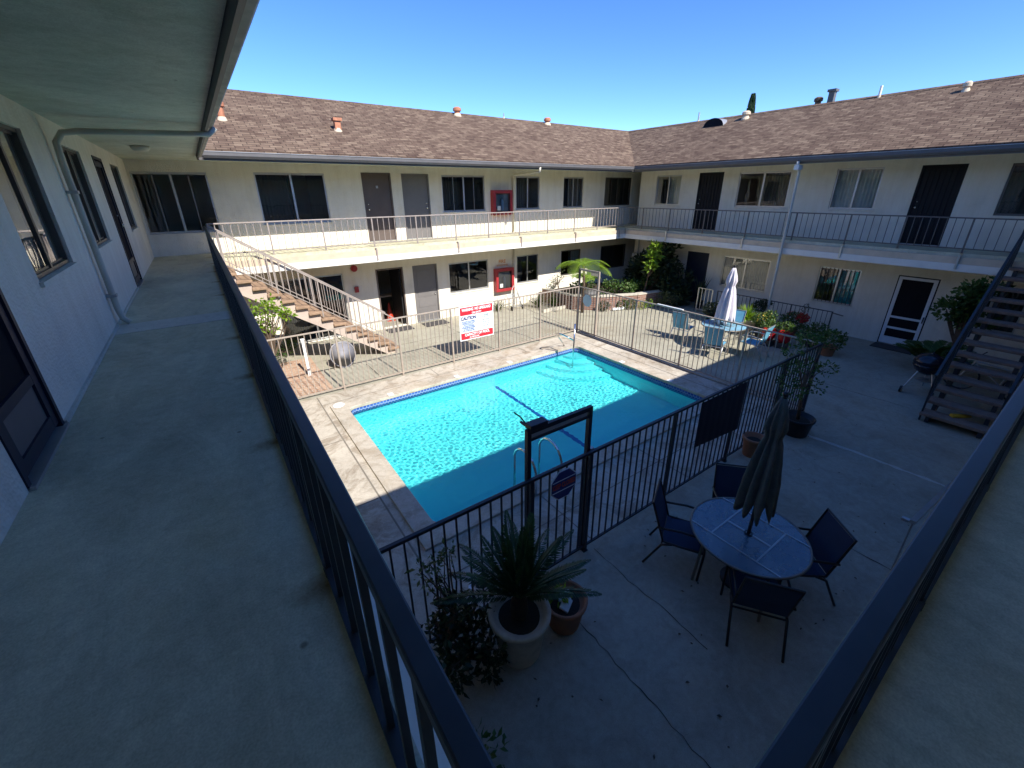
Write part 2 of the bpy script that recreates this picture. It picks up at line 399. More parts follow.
for x0, x1, y0, y1 in ((1.30, 1.325, 2.95, 9.58), (8.86, 8.88, 2.95, 9.58), (1.33, 8.85, 3.50, 3.518), (3.30, 3.318, 2.95, 4.02), (5.5, 5.518, 2.95, 4.02), (7.4, 7.418, 2.95, 4.02), (1.33, 8.85, 9.10, 9.115), (.26, 1.29, 5.4, 5.42), (.26, 1.29, 7.4, 7.42), (4.1, 4.115, 9.12, 9.58), (6.9, 6.915, 9.12, 9.58)):
    jt.quad((x0, y0, .016), (x1, y0, .016), (x1, y1, .016), (x0, y1, .016))
M['deck_joint'] = mat('joint_dirt', (.20, .175, .14), .95)
struct(jt.build('deck_joint', M['deck_joint']))
def polystrip(pts, w, z=.005):
    mb = MB(); P = []
    for i in range(len(pts)-1):
        a = Vector((*pts[i], 0)); b = Vector((*pts[i+1], 0)); n = max(2, int((b-a).length/.09))
        for k in range(n): P.append(a.lerp(b, k/n) + Vector((rnd.gauss(0, .008), rnd.gauss(0, .008), 0)))
    P.append(Vector((*pts[-1], 0)))
    for i in range(len(P)-1):
        d = (P[i+1]-P[i]).normalized(); nrm = Vector((-d.y, d.x, 0)); wa = w*(.5+rnd.random()*.9)/2
        if i == 0: ea = wa
        mb.quad(P[i]-nrm*ea+Vector((0, 0, z)), P[i+1]-nrm*wa+Vector((0, 0, z)), P[i+1]+nrm*wa+Vector((0, 0, z)), P[i]+nrm*ea+Vector((0, 0, z))); ea = wa
    return mb
for pts, w in (([(3.23, 2.8), (3.21, 2.2), (3.24, 1.8), (3.21, 1.2)], .008), ([(2.37, 2.8), (2.37, 1.87), (2.36, 1.35), (2.34, -.9)], .008),
               ([(5.9, 1.1), (5.92, -1)], .012), ([(11.3, 4.2), (11.35, 1.6)], .012), ([(9.6, 6.2), (15.8, 6.25)], .012), ([(9.5, 9.9), (9.9, 13.7)], .014), ([(2.9, 9.75), (2.87, 11.0)], .016),
               ([(1.0, 11.9), (9, 11.95)], .012), ([(6.2, 9.8), (6.25, 13.7)], .012)):
    struct(polystrip(pts, w).build('ground_crack', M['crack']))
struct(polystrip([(8.42, 2.7), (8.53, 1.73), (8.56, -1)], .07).build('ground_seam', M['joint']))
struct(MB().quad((-.9, 9.85, .005), (1.75, 9.85, .005), (1.75, 12.45, .005), (-.9, 12.45, .005)).build('brick_paving', M['brick_pave']))
# scattered dead leaves on the concrete: uncountable litter
lit = MB()
for _ in range(170):
    x, y = (rnd.uniform(.6, 9), rnd.uniform(.3, 2.7)) if rnd.random() < .55 else (rnd.uniform(9.6, 15), rnd.uniform(1.5, 12))
    a = rnd.uniform(0, TAU); lit.leaf((x, y, .012), (math.cos(a), math.sin(a), .1), rnd.uniform(.02, .05), rnd.uniform(.012, .028), (0, 0, 1))
tag(lit.build('leaf_litter', M['bark']), 'small dry brown leaves scattered on the concrete floor', 'leaf litter', kind='stuff')
# the pool
WZ = -.10; DEP = -.98
pool = thing('swimming_pool', (PX0, PY0, 0), 'rectangular turquoise pool with pale coping and blue waterline tiles', 'swimming pool')
inner = rrect(PX0, PX1, PY0, PY1, .18); outer = sqring(CX0, CX1, CY0, CY1)
c = MB(); n = len(inner)
c.add([(x, y, .045) for x, y in inner] + [(x, y, .05) for x, y in outer] + [(x, y, -.02) for x, y in inner] + [(x, y, 0) for x, y in outer],
      [(i, n+i, n+(i+1) % n, (i+1) % n) for i in range(n)] + [(i, (i+1) % n, 2*n+(i+1) % n, 2*n+i) for i in range(n)] + [(n+i, 3*n+i, 3*n+(i+1) % n, n+(i+1) % n) for i in range(n)])
bevel(c.build('coping', M['coping'], pool), .01)
def wallring(r, z0, z1):
    m_ = MB(); k = len(r); m_.add([(x, y, z0) for x, y in r] + [(x, y, z1) for x, y in r], [(i, (i+1) % k, k+(i+1) % k, k+i) for i in range(k)]); return m_
tl = wallring(rrect(PX0+.006, PX1-.006, PY0+.006, PY1-.006, .18), -.22, -.021); tl.build('waterline_tiles', M['tile'], pool)
bs = wallring(rrect(PX0, PX1, PY0, PY1, .18), DEP, -.221)
fl = rrect(PX0, PX1, PY0, PY1, .18)
bs.add([(x, y, DEP) for x, y in fl], [tuple(range(len(fl)))])
bs.build('basin', M['plaster'], pool)
st = MB()
cxs, cys = PX1-.001, PY1-.001
for r_, zt in ((1.50, -.80), (1.15, -.62), (.82, -.43), (.50, -.25)):
    pl = [(cxs, cys)] + [(cxs-r_*math.sin(R(a)), cys-r_*math.cos(R(a))) for a in range(0, 91, 6)]
    st.slab(pl, DEP+.001, zt)
bevel(st.build('corner_steps', M['plaster'], pool), .02, 2)
MB().box(5.42, 5.51, PY0+.02, PY1-.02, DEP+.001, DEP+.008).build('lane_stripe', M['stripe'], pool)
e = MB()
for r_, zt in ((1.49, -.80), (1.14, -.62), (.81, -.43)):
    for a in range(2, 88, 3):
        p0 = [(cxs-(r_-dr)*math.sin(R(b)), cys-(r_-dr)*math.cos(R(b)), zt+.003) for dr, b in ((0, a), (.022, a), (.022, a+3), (0, a+3))]
        e.quad(*p0)
e.build('step_edge_tiles', M['tile_pale'], pool)
MB().lathe((1.60, 8.83, .05), [(.0, 0), (.115, 0), (.12, .006), (.115, .012), (0, .013)], 24).build('skimmer_lid', M['white_paint'], pool)
for (x, y) in ((2.7, PY1+.02), (6.0, PY1+.02), (4.4, PY1+.02)):
    MB().box(x-.06, x+.06, PY1-.0, PY1+.14, .049, .056).build('depth_marker', M['white_paint'], pool)
for y in (6.9, 5.4):
    MB().box(PX1, PX1+.14, y-.06, y+.06, .049, .056).build('depth_marker', M['white_paint'], pool)
# water: fine wave mesh
def wave(x, y):
    h = 0
    for kx, ky, ph, a in WV: h += a*math.sin(kx*x+ky*y+ph)
    return h
wr = random.Random(3); WV = []
for _ in range(34):
    L = wr.uniform(.045, .15); a = wr.uniform(0, TAU); k = TAU/L
    WV.append((k*math.cos(a), k*math.sin(a), wr.uniform(0, TAU), (.00021*(L/.25)**1.1)))
nx, ny = 720, 470; w = MB(); vs = []
for j in range(ny+1):
    for i in range(nx+1):
        x = PX0+.003+(PX1-PX0-.006)*i/nx; y = PY0+.003+(PY1-PY0-.006)*j/ny; vs.append((x, y, WZ+wave(x, y)))
w.add(vs, [(j*(nx+1)+i, j*(nx+1)+i+1, (j+1)*(nx+1)+i+1, (j+1)*(nx+1)+i) for j in range(ny) for i in range(nx)])
water = struct(w.build('water', M['water'], smooth=True))
# ------------------------------------------------------------------ walls with openings
def wall(mb, ax, pos, back, u0, u1, z0, z1, ops):
    """ax 'x': plane x=pos, u = y.  ax 'y': plane y=pos, u = x.  back = signed thickness away from the courtyard"""
    U = sorted({u0, u1, *[o[0] for o in ops], *[o[1] for o in ops]}); Z = sorted({z0, z1, *[o[2] for o in ops], *[o[3] for o in ops]})
    P = (lambda u, z, d: (pos+d, u, z)) if ax == 'x' else (lambda u, z, d: (u, pos+d, z))
    for a, b in zip(U, U[1:]):
        for c_, d_ in zip(Z, Z[1:]):
            um, zm = (a+b)/2, (c_+d_)/2
            if any(o[0] < um < o[1] and o[2] < zm < o[3] for o in ops): continue
            mb.quad(P(a, c_, 0), P(b, c_, 0), P(b, d_, 0), P(a, d_, 0)); mb.quad(P(a, c_, back), P(b, c_, back), P(b, d_, back), P(a, d_, back))
    for o in list(ops) + [(u0, u1, z0, z1)]:
        a, b, c_, d_ = o[:4]
        for p, q in (((a, c_), (b, c_)), ((b, c_), (b, d_)), ((b, d_), (a, d_)), ((a, d_), (a, c_))):
            mb.quad(P(*p, 0), P(*q, 0), P(*q, back), P(*p, back))
    return mb
class Face:
    """local frame on a wall: u along the wall, z up, d out of the wall towards the courtyard"""
    def __init__(s, ax, pos, out): s.ax, s.pos, s.out = ax, pos, out
    def box(s, mb, u0, u1, z0, z1, d0, d1):
        a, b = sorted((s.pos+s.out*d0, s.pos+s.out*d1))
        return mb.box(a, b, u0, u1, z0, z1) if s.ax == 'x' else mb.box(u0, u1, a, b, z0, z1)
    def pt(s, u, z, d): return (s.pos+s.out*d, u, z) if s.ax == 'x' else (u, s.pos+s.out*d, z)
def add_window(F, par, o, panes=2, curtain=None, frame='alu', sill=True, cur_rng=None, bars=False):
    u0, u1, z0, z1 = o; fr = MB(); t = .035; d0, d1 = -.075, -.025
    F.box(fr, u0+.002, u1-.002, z1-t, z1-.002, d0, d1); F.box(fr, u0+.002, u1-.002, z0+.002, z0+t, d0, d1)
    F.box(fr, u0+.002, u0+t, z0+t, z1-t, d0, d1); F.box(fr, u1-t, u1-.002, z0+t, z1-t, d0, d1)
    n = panes; W = (u1-u0-2*t)/n
    for i in range(1, n):
        c_ = u0+t+W*i; wd = .026 if (n == 4 and i == 2) or n == 2 else .005; F.box(fr, c_-wd, c_+wd, z0+t, z1-t, d0+.004, d1-.002)
    for i in range(n):   # sash rails
        a = u0+t+W*i+(.028 if i else 0); b = u0+t+W*(i+1)-(.028 if i < n-1 else 0); dd = -.06 if i % 2 else -.045
        F.box(fr, a, b, z0+t, z0+t+.02, dd-.012, dd+.006); F.box(fr, a, b, z1-t-.02, z1-t, dd-.012, dd+.006)
    w_ = fr.build('window', M[frame], par)
    if bars:
        q = MB()
        for i in range(10): uu = u0+.06+(u1-u0-.12)*i/9; F.box(q, uu-.007, uu+.007, z0+.02, z1-.02, -.018, -.004)
        q.build('window_bars', M['rail_dark'], w_)
    g_ = MB()
    for i in range(n):
        a = u0+t+W*i; b = a+W; dd = -.055 if i % 2 else -.042
        P = [F.pt(a, z0+t, dd), F.pt(b, z0+t, dd), F.pt(b, z1-t, dd), F.pt(a, z1-t, dd)]
        g_.quad(*P)
    g_.build('pane', M['glass'], w_)
    if curtain:
        c = MB(); a, b = cur_rng or (u0+.02, u1-.02); nf = max(4, int((b-a)/.085)); pts = []
        for i in range(nf*2+1):
            u = a+(b-a)*i/(nf*2); d = -.13-(.025 if i % 2 else 0)
            pts.append(u); 
            if i: c.quad(F.pt(pu, z0-.02 if z0 > ZF or z0 > .3 else z0+.02, pd), F.pt(u, z0-.02 if z0 > .3 else z0+.02, d), F.pt(u, z1+.02, d), F.pt(pu, z1+.02, pd))
            pu, pd = u, d
        c.build('curtain', M[curtain], w_)  # real curtains, plus the teal sheet that stands for a reflection
    if sill:
        s_ = MB(); F.box(s_, u0-.03, u1+.03, z0-.035, z0-.001, -.02, .025); s_.build('sill', M['stucco'], w_)
    return w_
def add_door(F, par, o, m='door_brown', style='plain', handle=1, label=None):
    u0, u1, z0, z1 = o; b = MB(); F.box(b, u0+.045, u1-.045, z0+.02, z1-.045, -.075, -.035)
    if style == 'panel':
        for zz0, zz1 in ((z0+.15, z0+.45), (z0+.52, z0+.82), (z0+.89, z0+1.15), (z0+1.25, z1-.2)):
            F.box(b, u0+.14, u1-.14, zz0, zz1, -.036, -.026)
    if style == 'screen':
        F.box(b, u0+.05, u0+.13, z0+.05, z1-.06, -.036, -.005); F.box(b, u1-.13, u1-.05, z0+.05, z1-.06, -.036, -.005)
        for a_, b2 in ((z0+.05, z0+.13), (z0+.36, z0+.42), (z1-.14, z1-.06)): F.box(b, u0+.13, u1-.13, a_, b2, -.036, -.006)
    if style == 'security':
        nb = 7
        for i in range(nb+1): uu = u0+.06+(u1-u0-.12)*i/nb; F.box(b, uu-.009, uu+.009, z0+.05, z1-.06, -.036, -.012)
        for zz in (z0+.08, z0+.75, z0+1.15, z1-.1): F.box(b, u0+.05, u1-.05, zz-.012, zz+.012, -.036, -.010)
    d_ = b.build('door', M[m], par)
    if label: d_['label'] = label
    if style == 'screen':
        k_ = MB(); F.box(k_, u0+.13, u1-.13, z0+.13, z0+.36, -.034, -.02); k_.build('kick_panel', M['fascia'], d_)
        k_ = MB(); F.box(k_, u0+.13, u1-.13, z0+.42, z1-.14, -.034, -.024); k_.build('screen', M['screen'], d_)
    f = MB(); F.box(f, u0+.002, u0+.045, z0+.01, z1-.002, -.09, .008); F.box(f, u1-.045, u1-.002, z0+.01, z1-.002, -.09, .008); F.box(f, u0+.045, u1-.045, z1-.045, z1-.002, -.09, .008)
    f.build('door_frame', M['door_brown' if m == 'door_brown' else m], d_)
    t = MB(); F.box(t, u0+.002, u1-.002, z0+.001, z0+.02, -.1, .03); t.build('threshold', M['galv'], d_)
    uh = u1-.12 if handle > 0 else u0+.12
    h = MB(); h.sphere(F.pt(uh, z0+.95, .0), .028, 10); h.tube([F.pt(uh, z0+.95, -.036), F.pt(uh, z0+.95, 0)], .012, 8); h.sphere(F.pt(uh, z0+1.1, -.03), .02, 8)
    h.build('handle', M['chrome'], d_, True)
    if m == 'door_brown':
        k = MB(); F.box(k, (u0+u1)/2-.03, (u0+u1)/2+.03, z0+1.55, z0+1.62, -.036, -.02); k.build('knocker', M['galv'], d_)
    return d_
def screen_door(F, par, o):
    u0, u1, z0, z1 = o; w = M['white_paint']
    b = MB(); F.box(b, u0+.03, u1-.03, z0+.02, z1-.03, -.1, -.07); d_ = b.build('door', M['door_navy'], par); d_['label'] = 'white framed screen door with dark mesh panels'
    f = MB(); F.box(f, u0+.03, u0+.11, z0+.03, z1-.03, -.03, .012); F.box(f, u1-.11, u1-.03, z0+.03, z1-.03, -.03, .012)
    for a, c_ in ((z0+.03, z0+.24), (z0+.48, z0+.54), (z0+.80, z0+.86), (z1-.10, z1-.03)): F.box(f, u0+.11, u1-.11, a, c_, -.03, .011)
    f.build('screen_frame', w, d_); s_ = MB(); F.box(s_, u0+.1, u1-.1, z0+.2, z1-.08, -.022, -.014); s_.build('screen', M['screen'], d_)
    e_ = MB(); F.box(e_, u0+.002, u0+.028, z0+.01, z1-.002, -.05, .006); F.box(e_, u1-.028, u1-.002, z0+.01, z1-.002, -.05, .006); F.box(e_, u0+.03, u1-.03, z1-.028, z1-.002, -.05, .006); e_.build('door_frame', M['door_black'], d_)
    h = MB(); F.box(h, u0+.045, u0+.07, z0+.78, z0+.95, .012, .045); h.build('handle', M['black_plastic'], d_)
SO = .004
Z1U = 4.81; LW = (0.0, 2.45)
Lf = Face('x', XL, 1); Bf = Face('y', YW, -1); Rf = Face('x', XW, -1); Nf = Face('y', YNW, 1)
# openings (u0,u1,z0,z1)
L_up = dict(d1=(2.93, 3.77, ZF, 4.86), w1=(4.54, 5.75, 3.70, 4.81), w2=(7.08, 8.30, 3.70, 4.81), d2=(9.25, 10.16, ZF, 4.83), w3=(11.1, 12.3, 3.66, 4.81))
B_up = dict(w0=(-.985, .48, 3.38, 4.78), w1=(1.50, 3.24, 3.50, 4.80), d1=(4.28, 5.18, ZF, 4.84), d2=(5.52, 6.44, ZF, 4.83), w2=(6.90, 8.57, 3.65, 4.81), w3=(9.93, 11.05, 3.65, 4.81), w4=(12.28, 13.37, 3.66, 4.81), w5=(14.65, 16.34, 3.68, 4.82))
B_lo = dict(s1=(1.36, 3.30, .03, 1.99), d1=(4.33, 5.25, .01, 2.0), d2=(5.59, 6.49, .01, 1.99), w2=(6.95, 8.61, .86, 1.95), w3=(9.95, 11.04, .85, 1.95), w4=(12.27, 13.4, .9, 1.96), w5=(14.66, 16.35, .92, 1.97))
R_up = dict(w1=(10.97, 12.13, 3.72, 4.85), d1=(9.24, 10.21, ZF, 4.89), w2=(6.95, 8.66, 3.72, 4.85), w3=(4.56, 5.69, 3.72, 4.85), d2=(2.88, 3.76, ZF, 4.85), w4=(.95, 2.13, 3.66, 4.82))
R_lo = dict(w1=(11.45, 12.3, .9, 2.0), d1=(9.3, 10.22, .01, 2.02), w2=(7.0, 8.70, .88, 2.0), w3=(4.37, 5.48, .91, 2.02), d2=(2.60, 3.49, .01, 2.02), w4=(.95, 2.1, .88, 2.0))
V = lambda d: list(d.values())
wings = {}
wings['left'] = thing('apartment_wing', (XL, 0, 0), 'cream stucco wing along the left walkway seen at close range', 'apartment building', 'apartment wings around the pool')
wings['back'] = thing('apartment_wing', (7, YW, 0), 'sunlit two storey stucco wing behind the pool with two red cabinets', 'apartment building', 'apartment wings around the pool')
wings['right'] = thing('apartment_wing', (XW, 6, 0), 'two storey stucco wing in shade with the white screen door', 'apartment building', 'apartment wings around the pool')
wings['near'] = thing('apartment_wing', (7, YNW, 0), 'near wing carrying the upper walkway at the bottom right corner', 'apartment building', 'apartment wings around the pool')
A = wings
def bw(name, m, w_, *boxes):
    b = MB()
    for q in boxes: b.box(*q)
    return b.build(name, M[m], A[w_])
# walls
for w_, ax, pos, bk, u0, u1, up, lo in (('left', 'x', XL, -.15, YNW-.15, YW, L_up, dict(w=(5.0, 6.2, .9, 2.0), d=(9.2, 10.1, .01, 2.0))), ('back', 'y', YW, .15, -6.5, 21.3, B_up, B_lo),
                                        ('right', 'x', XW, .15, YNW-.15, 12.95, R_up, R_lo), ('near', 'y', YNW, -.15, XL, XW, {}, dict(d=(4, 4.9, .01, 2.0), w=(6, 7.5, .9, 2.0)))):
    wall(MB(), ax, pos, bk, u0, u1, ZF, ZS, V(up)).build('upper_wall', M['stucco'], A[w_])
    wall(MB(), ax, pos, bk, u0, u1, 0, 2.45, V(lo)).build('lower_wall', M['stucco'], A[w_])
bw('passage_wall', 'stucco', 'right', (XW+.151, 21.3, 12.80, 12.95, 0, 2.45), (XW+.151, 21.3, 12.80, 12.95, ZF, ZS))
bw('outer_wall', 'stucco', 'left', (-6.65, -6.5, -7, 19.2, 0, ZS)); bw('outer_wall', 'stucco', 'back', (-6.5, 21.3, 18.9, 19.05, 0, ZS))
bw('outer_wall', 'stucco', 'right', (21.3, 21.45, -7, 19.05, 0, ZS)); bw('outer_wall', 'stucco', 'near', (-6.5, 21.3, -7.0, -6.85, 0, ZS))
# partitions stop light leaking along the rooms
bw('partition_wall', 'inner', 'back', *[(x, x+.1, YW+.151, 18.89, z, z1) for x in (.9, 3.75, 9.1, 11.6, 14.0, 17) for z, z1 in ((0, 2.449), (ZF+.001, ZS-.001))])
bw('partition_wall', 'inner', 'right', *[(XW+.151, 21.29, y, y+.1, z, z1) for y in (2.4, 6.2, 10.5) for z, z1 in ((0, 2.449), (ZF+.001, ZS-.001))])
bw('partition_wall', 'inner', 'left', *[(-6.49, XL-.151, y, y+.1, z, z1) for y in (-1.3, 4.1, 6.5, 10.6) for z, z1 in ((0, 2.449), (ZF+.001, ZS-.001))])
# slabs: floor tier, projecting beam below it
bw('walkway_slab', 'slab', 'left', (-6.5, .165, -6.85, 12.46, 2.62, ZF)); bw('walkway_slab', 'slab', 'back', (-6.5, 21.3, 12.46, 18.9, 2.62, ZF))
bw('walkway_slab', 'slab', 'right', (14.60, 21.3, -6.85, 12.46, 2.62, ZF)); bw('walkway_slab', 'slab', 'near', (.165, 14.60, -6.85, .085, 2.62, ZF))
bw('edge_beam', 'beam', 'left', (-6.5, .27, -6.85, 12.38, 2.45, 2.62)); bw('edge_beam', 'beam', 'back', (-6.5, 21.3, 12.38, 18.9, 2.45, 2.62))
bw('edge_beam', 'beam', 'right', (14.50, 21.3, -6.85, 12.38, 2.45, 2.62)); bw('edge_beam', 'beam', 'near', (.27, 14.50, -6.85, .17, 2.45, 2.62))
bw('slab_ledge', 'beam', 'left', (.166, .255, .18, 12.36, 2.621, 2.70)); bw('slab_ledge', 'ledge', 'back', (.26, 14.5, 12.395, 12.459, 2.621, 2.78))
bw('slab_ledge', 'ledge', 'right', (14.515, 14.599, .18, 12.36, 2.621, 2.78)); bw('slab_ledge', 'beam', 'near', (.26, 14.5, .086, .155, 2.621, 2.70))
bw('floor_joint_strip', 'joint', 'left', (XL+.002, .10, 6.16, 6.62, ZF+.001, ZF+.005))
bw('base_strip', 'joint', 'left', (XL+.001, XL+.02, 3.78, 9.24, ZF+.001, ZF+.03))
# roofs
def roof(w_, poly_in, poly_out, m):
    r = MB()
    for P in (poly_in, poly_out):
        n_ = len(P); r.add(P + [(x, y, z-.045) for x, y, z in P], [tuple(range(n_)), tuple(range(2*n_-1, n_-1, -1))] + [(i, n_+i, n_+(i+1) % n_, (i+1) % n_) for i in range(n_)])
    return r.build('roof', M[m], A[w_])
YN = .11; zr = 6.92; e0 = .375; RI = 3.6
lx0, lx1, by0, rx0 = e0, e0-RI, 12.0, 14.28; by1 = by0+RI; rx1 = rx0+RI; ny1 = YN-RI
zb = ZE+.045
roof('back', [(lx0, by0, zb), (rx0, by0, zb), (rx1, by1, zr), (lx1, by1, zr)], [(lx1, by1, zr), (rx1, by1, zr), (rx1+RI, by1+RI, zb), (lx1-RI, by1+RI, zb)], 'roof_x')
roof('right', [(rx0, by0, zb), (rx0, YN, zb), (rx1, ny1, zr), (rx1, by1, zr)], [(rx1, by1, zr), (rx1, ny1, zr), (rx1+RI, ny1-RI, zb), (rx1+RI, by1+RI, zb)], 'roof_y')
roof('left', [(lx0, YN, zb), (lx0, by0, zb), (lx1, by1, zr), (lx1, ny1, zr)], [(lx1, ny1, zr), (lx1, by1, zr), (lx1-RI, by1+RI, zb), (lx1-RI, ny1-RI, zb)], 'roof_y')
roof('near', [(rx0, YN, zb), (lx0, YN, zb), (lx1, ny1, zr), (rx1, ny1, zr)], [(rx1, ny1, zr), (lx1, ny1, zr), (lx1-RI, ny1-RI, zb), (rx1+RI, ny1-RI, zb)], 'roof_x')
def ridge(a, b, n, name, m, w_):   # folded cap lying on both slopes
    a, b, n = Vector(a), Vector(b), Vector(n); sl_ = (zr-zb)/RI; q = MB(); up = Vector((0, 0, .014))
    for s_ in (-1, 1):
        o1 = n*s_*.14-Vector((0, 0, .14*sl_)); q.quad(a+up, b+up, b+o1+up, a+o1+up); q.quad(a+o1+up, b+o1+up, b+o1, a+o1)
    return q.build(name, M[m], A[w_])
ridge((lx1, by1, zr), (rx1, by1, zr), (0, 1, 0), 'ridge_cap', 'roof_x', 'back')
ridge((rx1, by1, zr), (rx1, ny1, zr), (1, 0, 0), 'ridge_cap', 'roof_y', 'right')
# soffits / ceilings
bw('soffit', 'stucco_soffit', 'left', (-6.5, lx0-.06, YN-.06, 12.06, ZS, ZS+.05)); bw('soffit', 'stucco_soffit', 'back', (-6.5, 21.3, 12.06, 18.9, ZS, ZS+.05))
bw('soffit', 'stucco_soffit', 'right', (rx0+.06, 21.3, YN-.06, 12.06, ZS, ZS+.05)); bw('soffit', 'stucco_soffit', 'near', (-6.5, 21.3, -6.85, YN-.06, ZS, ZS+.05))
# fascia boards (butted) and gutters
bw('fascia', 'fascia', 'left', (lx0-.055, lx0-.03, YN-.03, 12.03, 4.955, 5.12)); bw('fascia', 'fascia', 'back', (lx0-.055, rx0+.055, 12.03, 12.055, 4.955, 5.12))
bw('fascia', 'fascia', 'right', (rx0+.03, rx0+.055, YN-.03, 12.03, 4.955, 5.12)); bw('fascia', 'fascia', 'near', (lx0-.055, rx0+.055, YN-.055, YN-.03, 4.955, 5.12))
def gutter(w_, a, b, out, m='gutter'):   # open K-profile: back, floor, sloping front, lip
    a = Vector(a); b = Vector(b); o_ = Vector(out); prof = [(.0, .115), (.0, .0), (.05, .0), (.085, .05), (.085, .115), (.092, .115), (.092, .045), (.056, -.006), (-.002, -.006), (-.002, .115)]
    vs = []; k = len(prof)
    for p in (a, b): vs += [p + o_*d + Vector((0, 0, z)) for d, z in prof]
    return MB().add(vs, [(i, i+1, k+i+1, k+i) for i in range(k-1)]).build('gutter', M[m], A[w_])
gutter('left', (lx0-.028, .2, 5.005), (lx0-.028, 11.93, 5.005), (1, 0, 0), 'gutter')
gutter('back', (lx0+.07, 12.028, 5.005), (rx0-.07, 12.028, 5.005), (0, -1, 0), 'fascia')
gutter('right', (rx0+.028, .2, 5.005), (rx0+.028, 11.93, 5.005), (-1, 0, 0), 'fascia')
MB().box(lx0+.06, rx0-.06, 11.925, 11.94, 5.121, 5.132).build('gutter_lip', M['galv'], A['back'])
MB().box(rx0-.075, rx0-.06, .2, 11.92, 5.121, 5.132).build('gutter_lip', M['galv'], A['right'])
# windows & doors
W_, D_ = add_window, add_door
D_(Lf, A['left'], L_up['d1'], 'door_navy', 'screen'); W_(Lf, A['left'], L_up['w1'], 2, 'curtain', 'alu_dark', True, (5.15, 5.72)); W_(Lf, A['left'], L_up['w2'], 2, 'curtain_d', 'alu_dark', True, (7.7, 8.27)); D_(Lf, A['left'], L_up['d2'], 'door_navy', 'screen'); W_(Lf, A['left'], L_up['w3'], 2, 'curtain_d', 'alu_dark')
W_(Lf, A['left'], (5.0, 6.2, .9, 2.0), 2, 'curtain_d'); D_(Lf, A['left'], (9.2, 10.1, .01, 2.0), 'door_brown')
D_(Nf, A['near'], (4, 4.9, .01, 2.0), 'door_brown'); W_(Nf, A['near'], (6, 7.5, .9, 2.0), 2, 'curtain_d')
W_(Bf, A['back'], B_up['w0'], 4); W_(Bf, A['back'], B_up['w1'], 2, 'curtain_d', 'alu', True, (1.52, 2.3)); D_(Bf, A['back'], B_up['d1'], 'door_brown', handle=-1); D_(Bf, A['back'], B_up['d2'], 'door_grey', handle=1)
W_(Bf, A['back'], B_up['w2'], 4, 'curtain_d', 'alu', True, (6.92, 7.6)); W_(Bf, A['back'], B_up['w3'], 2, 'curtain_d', 'alu', True, (9.95, 10.4)); W_(Bf, A['back'], B_up['w4'], 4, 'curtain_d'); W_(Bf, A['back'], B_up['w5'], 4, 'curtain_d', 'alu_dark')
W_(Bf, A['back'], B_lo['s1'], 2, 'curtain', 'alu', False, (1.4, 2.1)); D_(Bf, A['back'], B_lo['d2'], 'door_grey', 'panel', handle=1)
W_(Bf, A['back'], B_lo['w2'], 2, None, 'alu'); W_(Bf, A['back'], B_lo['w3'], 2, 'curtain_d', 'alu', True, (9.98, 10.3)); W_(Bf, A['back'], B_lo['w4'], 2, 'curtain', 'alu_dark', True, (12.8, 13.38)); W_(Bf, A['back'], B_lo['w5'], 2, 'curtain_d', 'alu_dark')
W_(Rf, A['right'], R_up['w1'], 2, 'curtain', 'alu', True, (11.0, 11.55)); D_(Rf, A['right'], R_up['d1'], 'door_black', 'security'); W_(Rf, A['right'], R_up['w2'], 2, 'curtain_d', 'alu', True, (6.97, 7.8)); W_(Rf, A['right'], R_up['w3'], 2, 'curtain_w', 'alu')
D_(Rf, A['right'], R_up['d2'], 'door_black', 'security'); W_(Rf, A['right'], R_up['w4'], 2, 'curtain_d', 'alu_dark')
W_(Rf, A['right'], R_lo['w1'], 2, 'curtain_d', 'alu_dark'); D_(Rf, A['right'], R_lo['d1'], 'door_navy', 'plain'); W_(Rf, A['right'], R_lo['w2'], 2, 'curtain', 'alu', True); W_(Rf, A['right'], R_lo['w3'], 2, 'reflection_t', 'alu', True, (4.4, 4.93), True); screen_door(Rf, A['right'], R_lo['d2']); W_(Rf, A['right'], R_lo['w4'], 2, 'curtain_d')
# the open doorway at the back: frame, door leaf swung inwards
of = MB(); Bf.box(of, 4.332, 4.38, .01, 1.998, -.09, .008); Bf.box(of, 5.20, 5.248, .01, 1.998, -.09, .008); Bf.box(of, 4.38, 5.2, 1.95, 1.998, -.09, .008)
od = of.build('door', M['door_brown'], A['back']); od['label'] = 'open doorway with its door swung inwards'
MB().obox((5.13, 14.30, .99), (.04, .80, 1.92), R(4)).build('door_leaf', M['door_black'], od)
bw('laundry_shelf', 'ledge', 'back', (4.0, 5.9, 15.2, 15.6, .75, .80))
# downspouts (parts of their wings)
def spout(w_, pts, r, m, flat=False): return MB().tube(pts, r, 10).build('downspout', M[m], A[w_], True)
spout('left', [(.43, 6.62, 5.0), (.36, 6.62, 4.93), (-.78, 6.62, 4.89), (-.90, 6.62, 4.87), (-.965, 6.62, 4.78), (-.975, 6.62, 4.6), (-.975, 6.62, 3.05), (-.96, 6.62, 2.94), (-.91, 6.62, 2.885)], .031, 'pipe')
for z in (3.2, 4.3): MB().box(XL+.001, -.935, 6.57, 6.67, z, z+.03).build('pipe_strap', M['galv'], A['left'])
spout('back', [(9.6, 11.98, 5.02), (9.6, 12.0, 4.88), (8.62, 13.70, 4.82), (9.72, 13.74, 4.80)][:2] + [(9.74, 13.66, 4.84), (9.76, 13.745, 4.72), (9.76, 13.745, 2.88)], .034, 'pipe')
spout('back', [(9.76, 13.745, 2.44), (9.76, 13.745, .05)], .034, 'pipe')
spout('right', [(14.24, 6.12, 5.02), (14.24, 6.12, 4.90), (14.40, 6.12, 4.78), (14.42, 6.12, 4.6), (14.42, 6.12, .25), (14.38, 6.12, .08)], .042, 'pipe')
